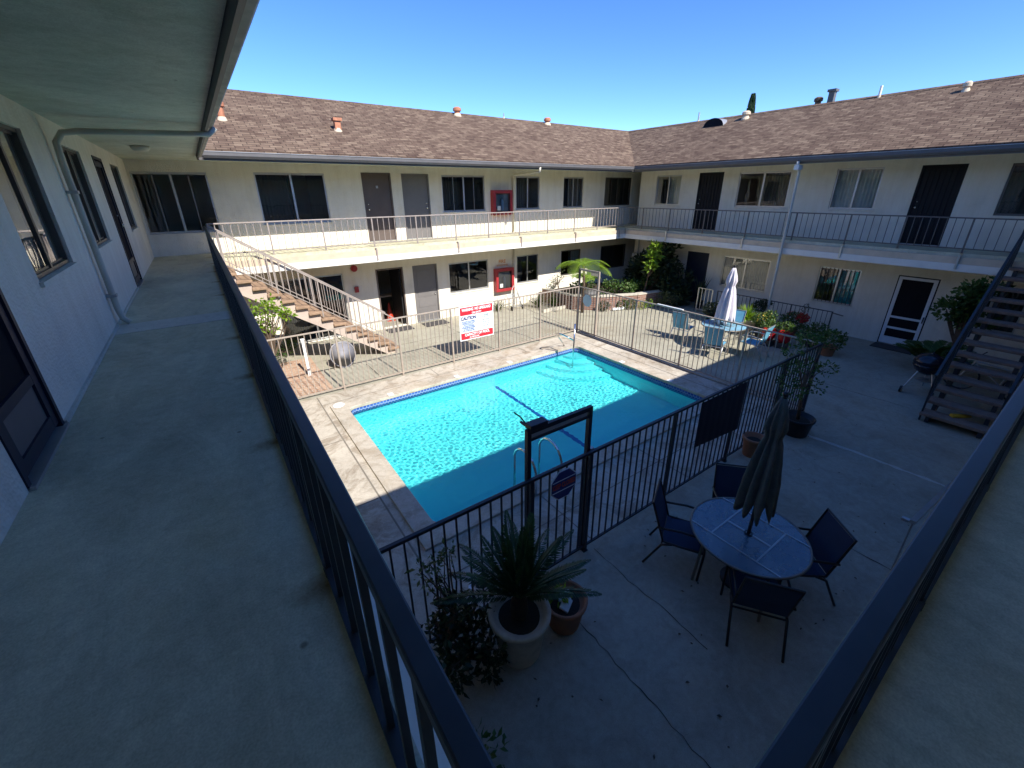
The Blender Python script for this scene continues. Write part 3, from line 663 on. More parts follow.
MB().box(14.19, 14.46, 6.06, 6.18, 4.80, 4.93).build('downspout_head', M['beam'], A['right'])
# ceiling lamp housing
MB().lathe((-.47, 10.0, 4.945), [(.0, 0), (.10, .01), (.13, .05), (.13, .084)], 20).build('ceiling_lamp_cover', M['pipe'], A['left'], True)
# ------------------------------------------------------------------ railings
def railing(name, loc, label, cat, ax, c, u0, u1, z0, z1, posts, m, sp=.115, top=(.05, .03), bsz=.014, psz=.032, brackets=(), botz=.09, botw=.026, indiv=False, group=None, cut=()):
    """straight railing on line (x=c or y=c); c = centre line"""
    T = thing(name, loc, label, cat, group); mm = M[m]
    P = (lambda u, z: (c, u, z)) if ax == 'x' else (lambda u, z: (u, c, z))
    def bx(mb, ua, ub, w, za, zb_):
        return mb.box(c-w/2, c+w/2, ua, ub, za, zb_) if ax == 'x' else mb.box(ua, ub, c-w/2, c+w/2, za, zb_)
    o = bx(MB(), u0, u1, top[0], z1-top[1], z1).build('top_rail', mm, T); bevel(o, .004, 2)
    segs = [(u0, u1)]
    for ca, cb in cut: segs = [s for a, b in segs for s in ((a, min(b, ca)), (max(a, cb), b)) if s[1]-s[0] > .02]
    bb = MB()
    for a, b in segs: bx(bb, a, b, botw, z0+botz, z0+botz+.026)
    bb.build('bottom_rail', mm, T)
    for p in posts:
        q = bx(MB(), p-psz/2, p+psz/2, psz, z0, z1-top[1]); bx(q, p-psz*.8, p+psz*.8, psz*1.6, z0+.001, z0+.010); q.build('post', mm, T)
    ed = sorted([u0]+list(posts)+[u1])
    for a, b in zip(ed, ed[1:]):
        if b-a < .12: continue
        n_ = max(1, round((b-a)/sp)); q = MB()
        for i in range(1, n_):
            u = a+(b-a)*i/n_
            if any(ca < u < cb for ca, cb in cut): continue
            bx(q, u-bsz/2, u+bsz/2, bsz, z0+botz+.026, z1-top[1])
            if indiv: q.build('baluster', mm, T); q = MB()
        if not indiv and q.v: q.build('baluster_panel', mm, T)
    return T
back_posts = [1.42, 2.68, 4.0, 5.31, 6.63, 7.85, 9.12, 10.4, 11.71, 12.96, 14.15]
right_posts = [11.6, 10.36, 8.93, 7.4, 5.97, 4.6, 3.42, 2.21, 1.38]
tb = railing('balcony_railing', (7, 12.49, ZF), 'taupe iron railing in full sun along the back upper walkway', 'railing', 'y', 12.49, .17, 14.56, ZF, ZR, back_posts, 'rail_taupe', sp=.16, group='railings of the upper walkways')
tr = railing('balcony_railing', (14.59, 7, ZF), 'thin dark iron railing in shade along the right upper walkway', 'railing', 'x', 14.585, 1.38, 12.46, ZF, ZR, right_posts, 'rail_brown', sp=.16, group='railings of the upper walkways')
for p in back_posts[2::2]: 
    q = MB().box(p-.02, p+.02, 12.355, 12.379, 2.50, 2.80); q.box(p-.02, p+.02, 12.36, 12.47, 2.80, 2.83); q.build('bracket', M['rail_taupe'], tb)
for p in right_posts[1::2]:
    q = MB().box(14.475, 14.499, p-.02, p+.02, 2.50, 2.80); q.box(14.48, 14.57, p-.02, p+.02, 2.80, 2.83); q.build('bracket', M['alu'], tr)
left_posts = [1.48, 2.76, 4.04, 5.32, 6.60, 7.88, 9.16, 10.44, 11.2]
tl_ = railing('balcony_railing', (.122, 5, ZF), 'dark navy railing close by on the left, running away from the viewer', 'railing', 'x', .122, .1005, 11.28, ZF, ZR, left_posts, 'rail_dark', sp=.165, top=(.039, .034), bsz=.019, psz=.03, indiv=True, group='railings of the upper walkways', botz=.012, botw=.044)
tn = railing('balcony_railing', (7, .046, ZF), 'wide dark steel railing cutting across the bottom right corner', 'railing', 'y', .046, .1445, 13.2, ZF, ZR, [.6, 1.85, 2.98, 4.1, 5.3, 6.5, 7.8, 9.1, 10.4, 11.7], 'rail_dark', sp=.165, top=(.039, .034), bsz=.019, psz=.03, indiv=True, group='railings of the upper walkways', botz=.012, botw=.044)
# end of back railing on the far left: closes the corner to the stair head
# ------------------------------------------------------------------ staircases
def stairs(loc, label, x_bot, sgn, y0, y1, n=14, tread_m='tread', str_m='riser', rail_m='rail_taupe', near_lab='', rails=(True, True)):
    """sgn = direction of climb along x"""
    T = thing('staircase', loc, label, 'staircase', 'staircases to the upper walkways'); g_ = .268; h = ZF/15
    for k in range(n):
        xn = x_bot + sgn*g_*k; zt = h*(k+1); a, b = sorted((xn-sgn*.025, xn+sgn*(g_+.02)))
        bevel(MB().box(a, b, y0, y1, zt-.062, zt).build('tread', M[tread_m], T), .01)
    for yy in (y0+.10, y1-.16):
        s_ = MB(); pts = []
        prof = []
        for k in range(n):
            xn = x_bot+sgn*g_*k; prof += [(xn+sgn*.012, h*(k+1)-.063-(h if k else h-.07)+.0), (xn+sgn*.012, h*(k+1)-.063)]
            prof += [(xn+sgn*(g_-.0), h*(k+1)-.063)] if k == n-1 else [(xn+sgn*(g_+.012), h*(k+1)-.063)]
        xe = x_bot+sgn*g_*n; low = [(xe, ZF-h-.33), (x_bot+sgn*.30, .0)]
        P = prof+low; k = len(P)
        vs = [(x, yy, z) for x, z in P]+[(x, yy+.06, z) for x, z in P]
        s_.add(vs, [tuple(range(k)), tuple(range(2*k-1, k-1, -1))]+[(i, k+i, k+(i+1) % k, (i+1) % k) for i in range(k)])
        s_.build('stringer', M[str_m], T)
    for on, yy in zip(rails, (y0+.02, y1-.02)):
        if not on: continue
        ln = lambda x: h+(x-x_bot)*sgn/g_*h
        xa, xb = x_bot+sgn*.06, x_bot+sgn*g_*n
        MB().bar((xa-sgn*.10, yy, ln(xa-sgn*.1)+.82), (xb, yy, ln(xb)+.80-.02), .04, .03).build('handrail', M[rail_m], T)
        MB().bar((xa, yy, ln(xa)+.09), (xb, yy, ln(xb)+.09), .02, .02).build('lower_rail', M[rail_m], T)
        nb = int(abs(xb-xa)/.125); q = MB()
        for i in range(nb+1):
            x = xa+(xb-xa)*i/nb
            if i % 7 == 0:
                MB().bar((x, yy, ln(x)-.12 if i else .0), (x, yy, ln(x)+.81), .03).build('post', M[rail_m], T)
            else: q.bar((x, yy, ln(x)+.09), (x, yy, ln(x)+.80), .013)
        q.build('baluster_panel', M[rail_m], T)
    return T
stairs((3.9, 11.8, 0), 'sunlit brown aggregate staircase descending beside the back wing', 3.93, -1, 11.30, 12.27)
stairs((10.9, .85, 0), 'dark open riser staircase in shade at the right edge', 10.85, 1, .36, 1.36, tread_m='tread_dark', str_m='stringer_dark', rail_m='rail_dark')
# top landing link of the left stair: floor reaches the tread
bw('stair_landing', 'slab', 'left', (.166, .27, 11.26, 12.379, 2.701, ZF-.002))
# ------------------------------------------------------------------ pool fence (three sides)
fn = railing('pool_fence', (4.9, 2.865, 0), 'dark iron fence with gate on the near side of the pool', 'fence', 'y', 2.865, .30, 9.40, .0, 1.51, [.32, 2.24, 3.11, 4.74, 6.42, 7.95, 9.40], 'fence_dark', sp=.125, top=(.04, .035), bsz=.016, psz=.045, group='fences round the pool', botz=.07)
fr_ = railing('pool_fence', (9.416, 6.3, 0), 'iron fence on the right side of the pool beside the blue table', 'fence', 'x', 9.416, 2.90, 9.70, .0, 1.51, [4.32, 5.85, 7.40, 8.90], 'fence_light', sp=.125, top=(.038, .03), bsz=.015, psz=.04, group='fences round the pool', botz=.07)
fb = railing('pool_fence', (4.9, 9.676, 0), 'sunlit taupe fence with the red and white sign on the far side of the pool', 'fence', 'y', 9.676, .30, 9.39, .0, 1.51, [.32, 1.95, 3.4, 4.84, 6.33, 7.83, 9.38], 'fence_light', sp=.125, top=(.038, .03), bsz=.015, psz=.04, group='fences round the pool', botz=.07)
# a raised curb strip under the right fence
MB().box(9.33, 9.50, 2.93, 9.60, .013, .045).build('kerb_strip', M['coping'], fr_)
# gate frames
gt = MB(); 
gpn = thing('pool_gate', (2.62, 2.93, 0), 'tall black square gate frame with a round sign in front of the pool', 'gate', 'tall gate frames')
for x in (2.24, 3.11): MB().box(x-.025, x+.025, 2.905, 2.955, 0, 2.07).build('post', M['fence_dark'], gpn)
q = MB().box(2.266, 3.084, 2.907, 2.953, 2.02, 2.07); q.box(2.27, 3.08, 2.915, 2.945, 1.93, 1.96); q.build('crossbar', M['fence_dark'], gpn)
MB().box(2.28, 3.07, 2.925, 2.935, 1.965, 2.005).build('closer_strip', M['alu'], gpn)
q = MB().box(2.24, 2.46, 2.88, 2.985, 2.071, 2.13); q.box(2.24, 2.27, 2.986, 3.08, 2.08, 2.10); q.tube([(2.26, 2.98, 2.10), (2.24, 3.06, 2.16), (2.20, 3.12, 2.2)], .009, 6); bevel(q.build('gate_closer', M['fence_dark'], gpn), .01)
MB().box(3.13, 3.18, 2.885, 2.94, 1.30, 1.52).build('latch', M['galv'], gpn)
gpf = thing('pool_gate', (9.48, 9.35, 0), 'tall taupe gate frame with a pale blue sign at the far pool corner', 'gate', 'tall gate frames')
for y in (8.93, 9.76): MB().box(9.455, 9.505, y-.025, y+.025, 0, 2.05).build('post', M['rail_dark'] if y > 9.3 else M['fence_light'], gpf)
MB().box(9.46, 9.50, 8.955, 9.735, 1.99, 2.05).build('crossbar', M['fence_light'], gpf)
MB().box(9.462, 9.498, 8.955, 9.25, 1.90, 1.985).build('gate_closer', M['alu'], gpf)
# octagonal signs
def octagon(c, r, ax, t=.006, sq=1.0):
    vs = []
    for d in (-t/2, t/2):
        for k in range(8):
            a = TAU*(k+.5)/8; u = r*math.cos(a)*sq; z = r*math.sin(a)
            vs.append((c[0]+u, c[1]+d, c[2]+z) if ax == 'y' else (c[0]+d, c[1]+u, c[2]+z))
    return MB().add(vs, [tuple(range(7, -1, -1)), tuple(range(8, 16))]+[(i, (i+1) % 8, 8+(i+1) % 8, 8+i) for i in range(8)])
navy = mat('navy_sign_paint', (.03, .035, .15), .5, var=.05); redp = mat('orange_red_sign_paint', (.50, .07, .03), .5, var=.05); redb = mat('red_sign_paint', (.60, .015, .03), .5, var=.05)
blu = mat('blue_sign_print', (.06, .16, .42), .6, var=.05); gry = mat('grey_sign_print', (.30, .34, .36), .6); lav = mat('pale_blue_sign_paint', (.36, .52, .60), .6); ora = mat('orange_lettering', (.65, .28, .08), .6)
sg = thing('gate_sign', (2.67, 2.83, 1.2), 'navy octagonal sign with orange red words on the near gate', 'sign')
octagon((2.67, 2.835, 1.27), .205, 'y').build('board', M['white_paint'], sg)
octagon((2.67, 2.829, 1.27), .192, 'y', .005).build('face', navy, sg)
for z in (1.34, 1.20): MB().box(2.50, 2.84, 2.8245, 2.826, z-.004, z+.004).build('stripe', M['white_paint'], sg)
text_part('KEEP CLOSED', .088, (2.67, 2.825, 1.27), (1, 0, 0), (0, 0, 1), redp, sg, bold=.003, squeeze=.62)
s2 = thing('gate_sign', (9.39, 9.26, 1.1), 'pale blue octagonal sign hanging on the far corner fence', 'sign')
octagon((9.385, 9.27, 1.12), .20, 'x').build('board', lav, s2)
# pool rules sign on far fence (faces the pool, towards -y)
ps = thing('pool_sign', (5.6, 9.64, 1.0), 'white pool rules sign with red bands on the far fence', 'sign')
MB().box(5.06, 6.13, 9.638, 9.646, .56, 1.50).build('board', M['white_paint'], ps)
def sgb(x0, x1, z0, z1, m, nm='printed_band'): return MB().box(x0, x1, 9.634, 9.6375, z0, z1).build(nm, m, ps)
sgb(5.09, 6.10, 1.26, 1.47, redb); sgb(5.09, 6.10, .59, .77, redb)
sx, sz = (1, 0, 0), (0, 0, 1); yy = 9.6325
text_part('WARNING  NO LIFEGUARD', .10, (5.595, yy, 1.40), sx, sz, M['white_paint'], ps, bold=.004, squeeze=.72)
text_part('ON DUTY', .065, (5.595, yy, 1.30), sx, sz, M['white_paint'], ps, bold=.003)
text_part('CAUTION', .12, (5.34, yy, 1.17), sx, sz, navy, ps, bold=.005, squeeze=.85)
text_part('CPR', .13, (5.86, yy, 1.16), sx, sz, gry, ps, bold=.004)
for i in range(7): text_part(('NO DIVING OR RUNNING', 'CHILDREN UNDER 14 MUST', 'BE WITH AN ADULT', 'NO GLASS CONTAINERS', 'SHOWER BEFORE ENTERING', 'NO FOOD OR DRINK', 'POOL HOURS 9AM-10PM')[i], .044, (5.33, yy, 1.08-i*.043), sx, sz, blu, ps, bold=.0012, squeeze=.75)
for i in range(5): text_part(('CHECK AIRWAY', 'GIVE BREATHS', 'CHECK PULSE', 'PUSH CHEST', 'CALL 911')[i], .048, (5.87, yy, 1.05-i*.056), sx, sz, gry, ps, bold=.001, squeeze=.75)
text_part('CAPACITY OF POOL', .10, (5.595, yy, .71), sx, sz, M['white_paint'], ps, bold=.004, squeeze=.85)
text_part('22 PERSONS', .055, (5.5, yy, .63), sx, sz, M['white_paint'], ps, bold=.002)
# windscreen cloth on near fence
wc = MB(); nn = 14
for i in range(nn):
    u0_, u1_ = 5.30+1.27*i/nn, 5.30+1.27*(i+1)/nn; b0, b1 = (2.838-.006*(i % 2)), (2.838-.006*((i+1) % 2)); z0a, z0b = .72-.02*i/nn*6, .72-.02*(i+1)/nn*6
    wc.quad((u0_, b0, z0a), (u1_, b1, z0b), (u1_, b1, 1.47), (u0_, b0, 1.47)); wc.quad((u0_, b0-.004, z0a), (u1_, b1-.004, z0b), (u1_, b1-.004, 1.47), (u0_, b0-.004, 1.47))
solid(wc, 'fence_banner', M['meshfab'], (5.9, 2.84, .6), 'black fabric banner tied to the near fence', 'banner')
# small grey handrail low by the near wing
hr = thing('ground_handrail', (7, .42, 0), 'short grey metal handrail sloping down past the near walkway rail', 'handrail')
MB().bar((5.45, .41, 1.02), (8.3, .41, .22), .05, .035).build('top_bar', M['galv'], hr); MB().box(5.43, 5.48, .435, .50, 1.0, 1.03).build('end_bar', M['galv'], hr)
for x, z in ((5.5, 1.0), (8.2, .24)): MB().box(x-.008, x+.008, .40, .416, 0, z).build('post', M['galv'], hr)
# ------------------------------------------------------------------ pool rails
lad = thing('pool_ladder', (3.5, 4.2, 0), 'pair of chrome grab rails of the ladder behind the near gate', 'pool ladder')
for x in (3.22, 3.72):
    pts = [(x, 4.02, .04), (x, 4.02, .45)] + [(x, 4.02+.02+.26*(1-math.cos(R(a))), .45+.24*math.sin(R(a))) for a in range(20, 171, 25)] + [(x, 4.56, .30), (x, 4.58, -.5)]
    MB().tube(pts, .02, 10).build('grab_rail', M['chrome'], lad, True)
for z in (-.35, -.6): MB().box(3.22, 3.72, 4.54, 4.62, z, z+.03).build('ladder_step', M['white_paint'], lad)
sr = thing('pool_handrail', (7.7, 8.2, 0), 'chrome handrail standing in the corner pool steps', 'handrail')
MB().tube([(7.66, 8.0, -.62), (7.69, 8.0, .98)], .022, 10).build('upright', M['chrome'], sr, True)
MB().tube([(8.05, 8.78, .04), (7.95, 8.74, .16), (7.72, 8.66, .40), (7.5, 8.55, .58), (7.42, 8.42, .65), (7.46, 8.28, .66), (7.56, 8.15, .60), (7.69, 8.0, .50)], .02, 10).build('curved_rail', M['chrome'], sr, True)
# ------------------------------------------------------------------ cabinets & small wall things
def cabinet(x0, x1, z0, z1, label):
    T = thing('fire_extinguisher_cabinet', ((x0+x1)/2, YW-.1, z0), label, 'fire cabinet', 'fire cabinets on the back wall')
    b = MB(); t = .11; y0_, y1_ = YW-.20, YW-.002
    for q in ((x0, x0+t, z0, z1), (x1-t, x1, z0, z1), (x0+t, x1-t, z0, z0+t), (x0+t, x1-t, z1-t, z1)): b.box(q[0], q[1], y0_, y1_, q[2], q[3])
    b.box(x0+t, x1-t, YW-.03, y1_, z0+t, z1-t); bevel(b.build('case', M['red'], T), .008)
    MB().quad((x0+t, y0_+.02, z0+t), (x1-t, y0_+.02, z0+t), (x1-t, y0_+.02, z1-t), (x0+t, y0_+.02, z1-t)).build('glass', M['glass'], T)
    c = (x0+x1)/2
    MB().box(x0+t, x1-t, YW-.045, YW-.031, z0+t, z1-t).build('back_panel', M['curtain'], T)
    MB().lathe((c, YW-.115, z0+t+.02), [(0, 0), (.055, .0), (.06, .02), (.06, .34), (.03, .40), (.02, .43), (0, .44)], 16).build('extinguisher', M['white_paint'], T, True)
    MB().box(x0+t+.06, x0+t+.2, y0_+.012, y0_+.017, z0+t+.05, z0+t+.2).build('label_sheet', M['curtain_w'], T)
    return T
cabinet(8.80, 9.64, 3.50, 4.34, 'red fire extinguisher cabinet on the upper walkway wall'); cabinet(8.84, 9.68, .68, 1.56, 'red fire extinguisher cabinet on the ground floor wall')
ls = thing('wall_lettering', (9.25, YW-.02, 1.7), 'orange lettering on the wall above the lower red cabinet', 'lettering')
text_part('FIRE', .18, (9.25, YW-.004, 1.80), sx, sz, ora, ls, bold=.004); text_part('EXTINGUISHER', .085, (9.25, YW-.004, 1.66), sx, sz, ora, ls, bold=.002, squeeze=.9)
q = MB().tube([(3.67, YW-.001, 2.11), (3.67, YW-.06, 2.11)], .10, 20); q.tube([(3.67, YW-.06, 2.11), (3.67, YW-.09, 2.11)], .05, 16)
solid(q, 'fire_alarm_bell', M['red'], (3.67, YW, 2.11), 'round red alarm bell high on the ground floor back wall', 'alarm bell')
b_ = solid(MB().box(3.60, 3.72, YW-.05, YW-.001, 1.36, 1.54), 'alarm_box', M['red'], (3.66, YW, 1.45), 'small dark red alarm box beside the open doorway', 'alarm box')
mb_ = thing('utility_box', (15.86, 12.7, .9), 'grey utility box hung on the wall corner behind the shrubs', 'utility box')
MB().box(15.72, 15.918, 12.45, 12.90, .92, 1.70).build('box', M['galv'], mb_); MB().tube([(15.85, 12.68, 1.70), (15.85, 12.68, 2.44)], .025, 8).build('conduit', M['galv'], mb_)
# doormats
for x0, x1, y0, y1, l in ((4.36, 5.22, 13.2, 13.65, 'charcoal doormat in front of the open doorway'), (5.64, 6.5, 13.1, 13.6, 'charcoal doormat in front of the grey panelled door')):
    solid(MB().box(x0, x1, y0, y1, .006, .022), 'doormat', M['mat_dark'], ((x0+x1)/2, y0, 0), l, 'doormat', 'doormats')
solid(MB().box(15.35, 15.88, 2.55, 3.5, .006, .022), 'doormat', M['mat_dark'], (15.6, 3, 0), 'dark doormat in front of the white screen door', 'doormat', 'doormats')
cn = thing('traffic_cone', (5.02, 14.35, 0), 'red orange traffic cone inside the open doorway', 'traffic cone')
MB().lathe((4.95, 14.75, .02), [(0, 0), (.13, 0), (.12, .05), (.03, .62), (0, .63)], 18).build('cone', M['orange'], cn, True); MB().box(4.78, 5.11, 14.58, 14.92, .0, .025).build('base', M['orange'], cn)
# walker-like folded frame leaning at the back wall
fw = thing('folded_cart', (9.5, 13.3, 0), 'folded grey shopping cart leaning near the lower red cabinet', 'cart')
q = MB()
for i in range(7):
    x = 9.22+.07*i; q.tube([(x, 13.1, .12), (x+.02, 13.28, .62)], .008, 6)
for z in (.14, .3, .46, .6): q.tube([(9.2, 13.1+z*.3, z), (9.7, 13.1+z*.3, z)], .009, 6)
q.build('basket', M['alu'], fw)
MB().tube([(9.25, 13.05, .1), (9.35, 13.3, .8), (9.45, 13.34, .92), (9.55, 13.3, .8), (9.66, 13.05, .1)], .013, 8).build('handle', M['galv'], fw, True)
for x in (9.2, 9.72): MB().tube([(x-.012, 13.1, .09), (x+.012, 13.1, .09)], .085, 14).build('wheel', M['black_plastic'], fw)
# round folded thing under the left stair
disc = MB(); 
for sgn in (1,):
    vs = []; K = 28
    for d, rr in ((-.02, .30), (-.035, .315), (0, .335), (.035, .315), (.02, .30)):
        for k in range(K):
            a = TAU*k/K; rx = rr*math.cos(a); rz = rr*math.sin(a)*(1.02+.05*math.sin(3*a))
            vs.append((2.36+rx, 11.18+d+(rz)*.28, .345+rz))
    disc.add(vs, [tuple(range(K))]+[(i*K+k, i*K+(k+1) % K, (i+1)*K+(k+1) % K, (i+1)*K+k) for i in range(4) for k in range(K)]+[tuple(4*K+k for k in range(K-1, -1, -1))])
solid(disc, 'folded_sunshade', M['cloth_grey'], (2.36, 11.1, 0), 'round grey folded sunshade leaning under the sunlit stairs', 'sunshade', smooth=True)
wp = thing('short_post', (1.46, 11.0, 0), 'short white post beside the brick paving', 'post')
MB().box(1.43, 1.49, 11.05, 11.11, .0, .95).build('shaft', M['white_paint'], wp); MB().box(1.415, 1.505, 11.035, 11.125, .95, .975).build('cap', M['white_paint'], wp)
# ------------------------------------------------------------------ roof furniture
def rz_back(y): return zb+(zr-zb)*(y-by0)/RI
def rz_right(x): return zb+(zr-zb)*(x-rx0)/RI
def vent(x, y, z, r, h, m, label, cap=True, square=False):
    T = thing('roof_vent', (x, y, z), label, 'roof vent', 'vents on the roofs')
    MB().lathe((x, y, z-.08), [(0, 0), (r*1.5, .02), (r*1.5, .05), (r*1.1, .13), (0, .13)], 16).build('flashing', M['ledge'], T)
    if square:
        MB().box(x-r, x+r, y-r, y+r, z, z+h).build('pipe', M[m], T); MB().box(x-r*1.5, x+r*1.5, y-r*1.5, y+r*1.5, z+h, z+h+.07).build('cap', M[m], T)
    else:
        MB().tube([(x, y, z-.02), (x, y, z+h)], r, 14).build('pipe', M[m], T)
        if cap: MB().lathe((x, y, z+h-.05), [(r*1.02, 0), (r*1.45, .02), (r*1.45, .10), (r*.9, .14), (0, .15)], 16).build('cap', M[m], T)
vent(1.08, 13.58, rz_back(13.58), .075, .30, 'orange_vent', 'rusty roof vent beside the left eave')
vent(3.70, 13.40, rz_back(13.40), .075, .22, 'orange_vent', 'rusty orange roof vent halfway up the back roof', square=True)
vent(8.51, 15.42, rz_back(15.42), .10, .16, 'orange_vent', 'low rusty vent near the middle of the back ridge')
vent(12.72, 15.45, rz_back(15.45), .10, .14, 'orange_vent', 'low rusty vent near the right end of the back ridge')
vent(10.62, 15.55, zr, .02, .16, 'galv', 'thin pipe on the back ridge', False)
vent(rx1, 11.9, zr, .03, .32, 'galv', 'thin pipe at the left end of the right ridge', False)
vent(17.5, 9.69, rz_right(17.5), .10, .15, 'ledge', 'squat tan vent just below the cypress tip')
vent(18.15, 7.6, 6.8, .09, .28, 'bark', 'shorter of the two dark capped vents behind the right ridge')
vent(18.07, 7.18, 6.85, .085, .40, 'fascia', 'taller of the two dark capped vents behind the right ridge', square=True)
vent(17.75, 5.76, rz_right(17.75), .035, .30, 'beam', 'thin white pipe on the right ridge', False)
vent(17.36, 3.73, rz_right(17.36), .065, .12, 'ledge', 'squat tan vent at the far right of the right roof')
hd = thing('roof_dormer_vent', (17.35, 10.7, rz_right(17.35)), 'dark half round dormer vent on the right roof', 'roof vent')
q = MB(); K = 14; vs = []
x0_, z0_ = 17.1, rz_right(17.1)
for xx in (x0_, x0_+.75):
    for k in range(K+1):
        a = math.pi*k/K; vs.append((xx, 10.72+.42*math.cos(a), z0_+(.30)*math.sin(a)+.0))
q.add(vs, [(i, i+1, K+2+i, K+1+i) for i in range(K)]); q.build('hood', M['galv'], hd)
MB().add([(x0_+.03, 10.72+.41*math.cos(math.pi*k/K), z0_+.29*math.sin(math.pi*k/K)) for k in range(K+1)], [tuple(range(K+1))]).build('opening', M['screen'], hd)
# ------------------------------------------------------------------ plants
def cluster(mb, c, r, n, L, w, up=.2, shell=.55):
    for _ in range(n):
        while True:
            d = Vector((rnd.uniform(-1, 1), rnd.uniform(-1, 1), rnd.uniform(-1, 1)))
            if .05 < d.length < 1: break
        d = d.normalized()*(shell+(1-shell)*rnd.random()**.5) if rnd.random() < .75 else d
        p = Vector(c)+Vector((d.x*r[0], d.y*r[1], d.z*r[2]))
        dr = Vector((d.x, d.y, d.z*.5+up))+Vector((rnd.gauss(0, .6), rnd.gauss(0, .6), rnd.gauss(0, .5)))
        mb.leaf(p, dr, L*rnd.uniform(.6, 1.3), w*rnd.uniform(.7, 1.2))
def stems(mb, base, tips, r=.012):
    cen = sum((Vector(t) for t in tips), Vector())/len(tips); fk = Vector(base).lerp(cen, .45); mb.tube([Vector(base), Vector(base).lerp(fk, .5)+Vector((.02, .01, 0)), fk], [r*1.6, r*1.4, r], 6)
    for t in tips:
        b = fk; e_ = Vector(t); m_ = b.lerp(e_, .5)+Vector((rnd.gauss(0, .06), rnd.gauss(0, .06), .05)); mb.tube([b, m_, e_], [r, r*.8, r*.4], 6)
def shrub(name, base, blobs, label, cat, leafm='leaf_mid', L=.09, w=.04, dens=900, stem_r=.014, group=None):
    """blobs: (centre, radii).  foliage + stems"""
    T = thing(name, base, label, cat, group); f = MB(); s_ = MB(); tips = []
    for c_, r_ in blobs:
        vol = r_[0]*r_[1]*r_[2]; n_ = int(dens*(vol**(2/3))*4)
        for _ in range(5):    # sub-clumps give an uneven outline
            o_ = Vector((rnd.uniform(-.55, .55)*r_[0], rnd.uniform(-.55, .55)*r_[1], rnd.uniform(-.5, .5)*r_[2])); cc = Vector(c_)+o_
            cluster(f, cc, [q*.62 for q in r_], n_//5, L, w); tips.append(cc)
    stems(s_, base, tips, stem_r)
    f.build('foliage', M[leafm], T); s_.build('stem', M['bark'], T); return T
def blades(mb, base, n, L, w, spread=.8, up=1.0):
    for _ in range(n):
        a = rnd.uniform(0, TAU); s_ = rnd.uniform(.1, spread); l = L*rnd.uniform(.6, 1.1); b = Vector(base)+Vector((rnd.gauss(0, .02), rnd.gauss(0, .02), 0))
        d = Vector((math.cos(a)*s_, math.sin(a)*s_, up)).normalized(); side = Vector((-math.sin(a), math.cos(a), 0)); P = []
        for k in range(5):
            t = k/4; P.append(b + d*l*t + Vector((math.cos(a), math.sin(a), 0))*l*.35*t*t*s_ - Vector((0, 0, 1))*l*.45*t*t*s_)
        vs = []
        for k, p in enumerate(P): ww = w*(1-(k/4)**2)*.5+.001; vs += [p-side*ww, p+side*ww]
        mb.add(vs, [(2*k, 2*k+1, 2*k+3, 2*k+2) for k in range(4)])
def pot(T, c, r0, r1, h, m, n=28, rim=.03, name='pot'):
    MB().lathe(c, [(0, 0), (r0, 0), (r0*1.05, .02), (r1*.96, h-rim*1.6), (r1+rim*.35, h-rim*1.4), (r1+rim*.5, h-.008), (r1+rim*.2, h), (r1-rim*.6, h-.005), (r1-rim, h-.07)], n, .006).build(name, M[m], T, True)
    MB().lathe((c[0], c[1], c[2]+h-.075), [(0, 0), (r1-rim*.9, 0), (r1*.5, .012), (0, .02)], n, .02).build('soil', M['soil'], T)
def frond(mb, base, az, el, L, nleaf, lw, ll, droop=1.0, vshape=.35, taper=.0):
    """pinnate frond: rachis curve with paired leaflets"""
    P = []; d = Vector((math.cos(az)*math.cos(el), math.sin(az)*math.cos(el), math.sin(el))); K = 18
    for k in range(K+1):
        t = k/K; P.append(Vector(base) + d*L*t - Vector((0, 0, 1))*droop*L*.45*t*t)
    side = Vector((-math.sin(az), math.cos(az), 0))
    mb.tube(P[::3], [.009*(1-.8*i/6) for i in range(7)], 5)
    for i in range(nleaf):
        t = .10+.9*(i/nleaf); k = min(K-1, int(t*K)); p = P[k].lerp(P[k+1], t*K-k); tang = (P[k+1]-P[k]).normalized(); up = side.cross(tang)
        l = ll*(math.sin(math.pi*min(1, t*.92+.08))**.55)*(1-taper*t)
        for s_ in (-1, 1):
            dd = side*s_*(.9)+tang*.8-up*(-vshape) + Vector((rnd.gauss(0, .05),)*3)
            mb.leaf(p, dd, l, lw, up, .1)
# sago palm in a big stone pot
T = thing('potted_palm', (1.68, 2.32, 0), 'sago palm in a big pale stone pot by the near fence', 'potted plant')
pot(T, (1.68, 2.32, 0), .20, .285, .56, 'potstone', rim=.045)
q = MB().lathe((1.68, 2.32, .48), [(.07, 0), (.09, .08), (.08, .20), (.05, .27), (0, .28)], 14, .05); q.build('trunk', M['soil'], T)
f = MB()
for i in range(38):
    ring = i/38; az = i*2.39996+rnd.gauss(0, .1); f0 = (list(f.v), list(f.f)); el = R(84-64*ring+rnd.gauss(0, 4)); frond(f, (1.68+.03*math.cos(az), 2.32+.03*math.sin(az), .76), az, el, .88-.08*ring+rnd.uniform(-.08, .06), 46, .014, .14, droop=.2+.5*ring, vshape=.35, taper=.45)
    if ring > .45 and abs((az-R(232)+math.pi) % TAU-math.pi) < R(48): f.v, f.f = f0
f.build('fronds', M['leaf_palm'], T)
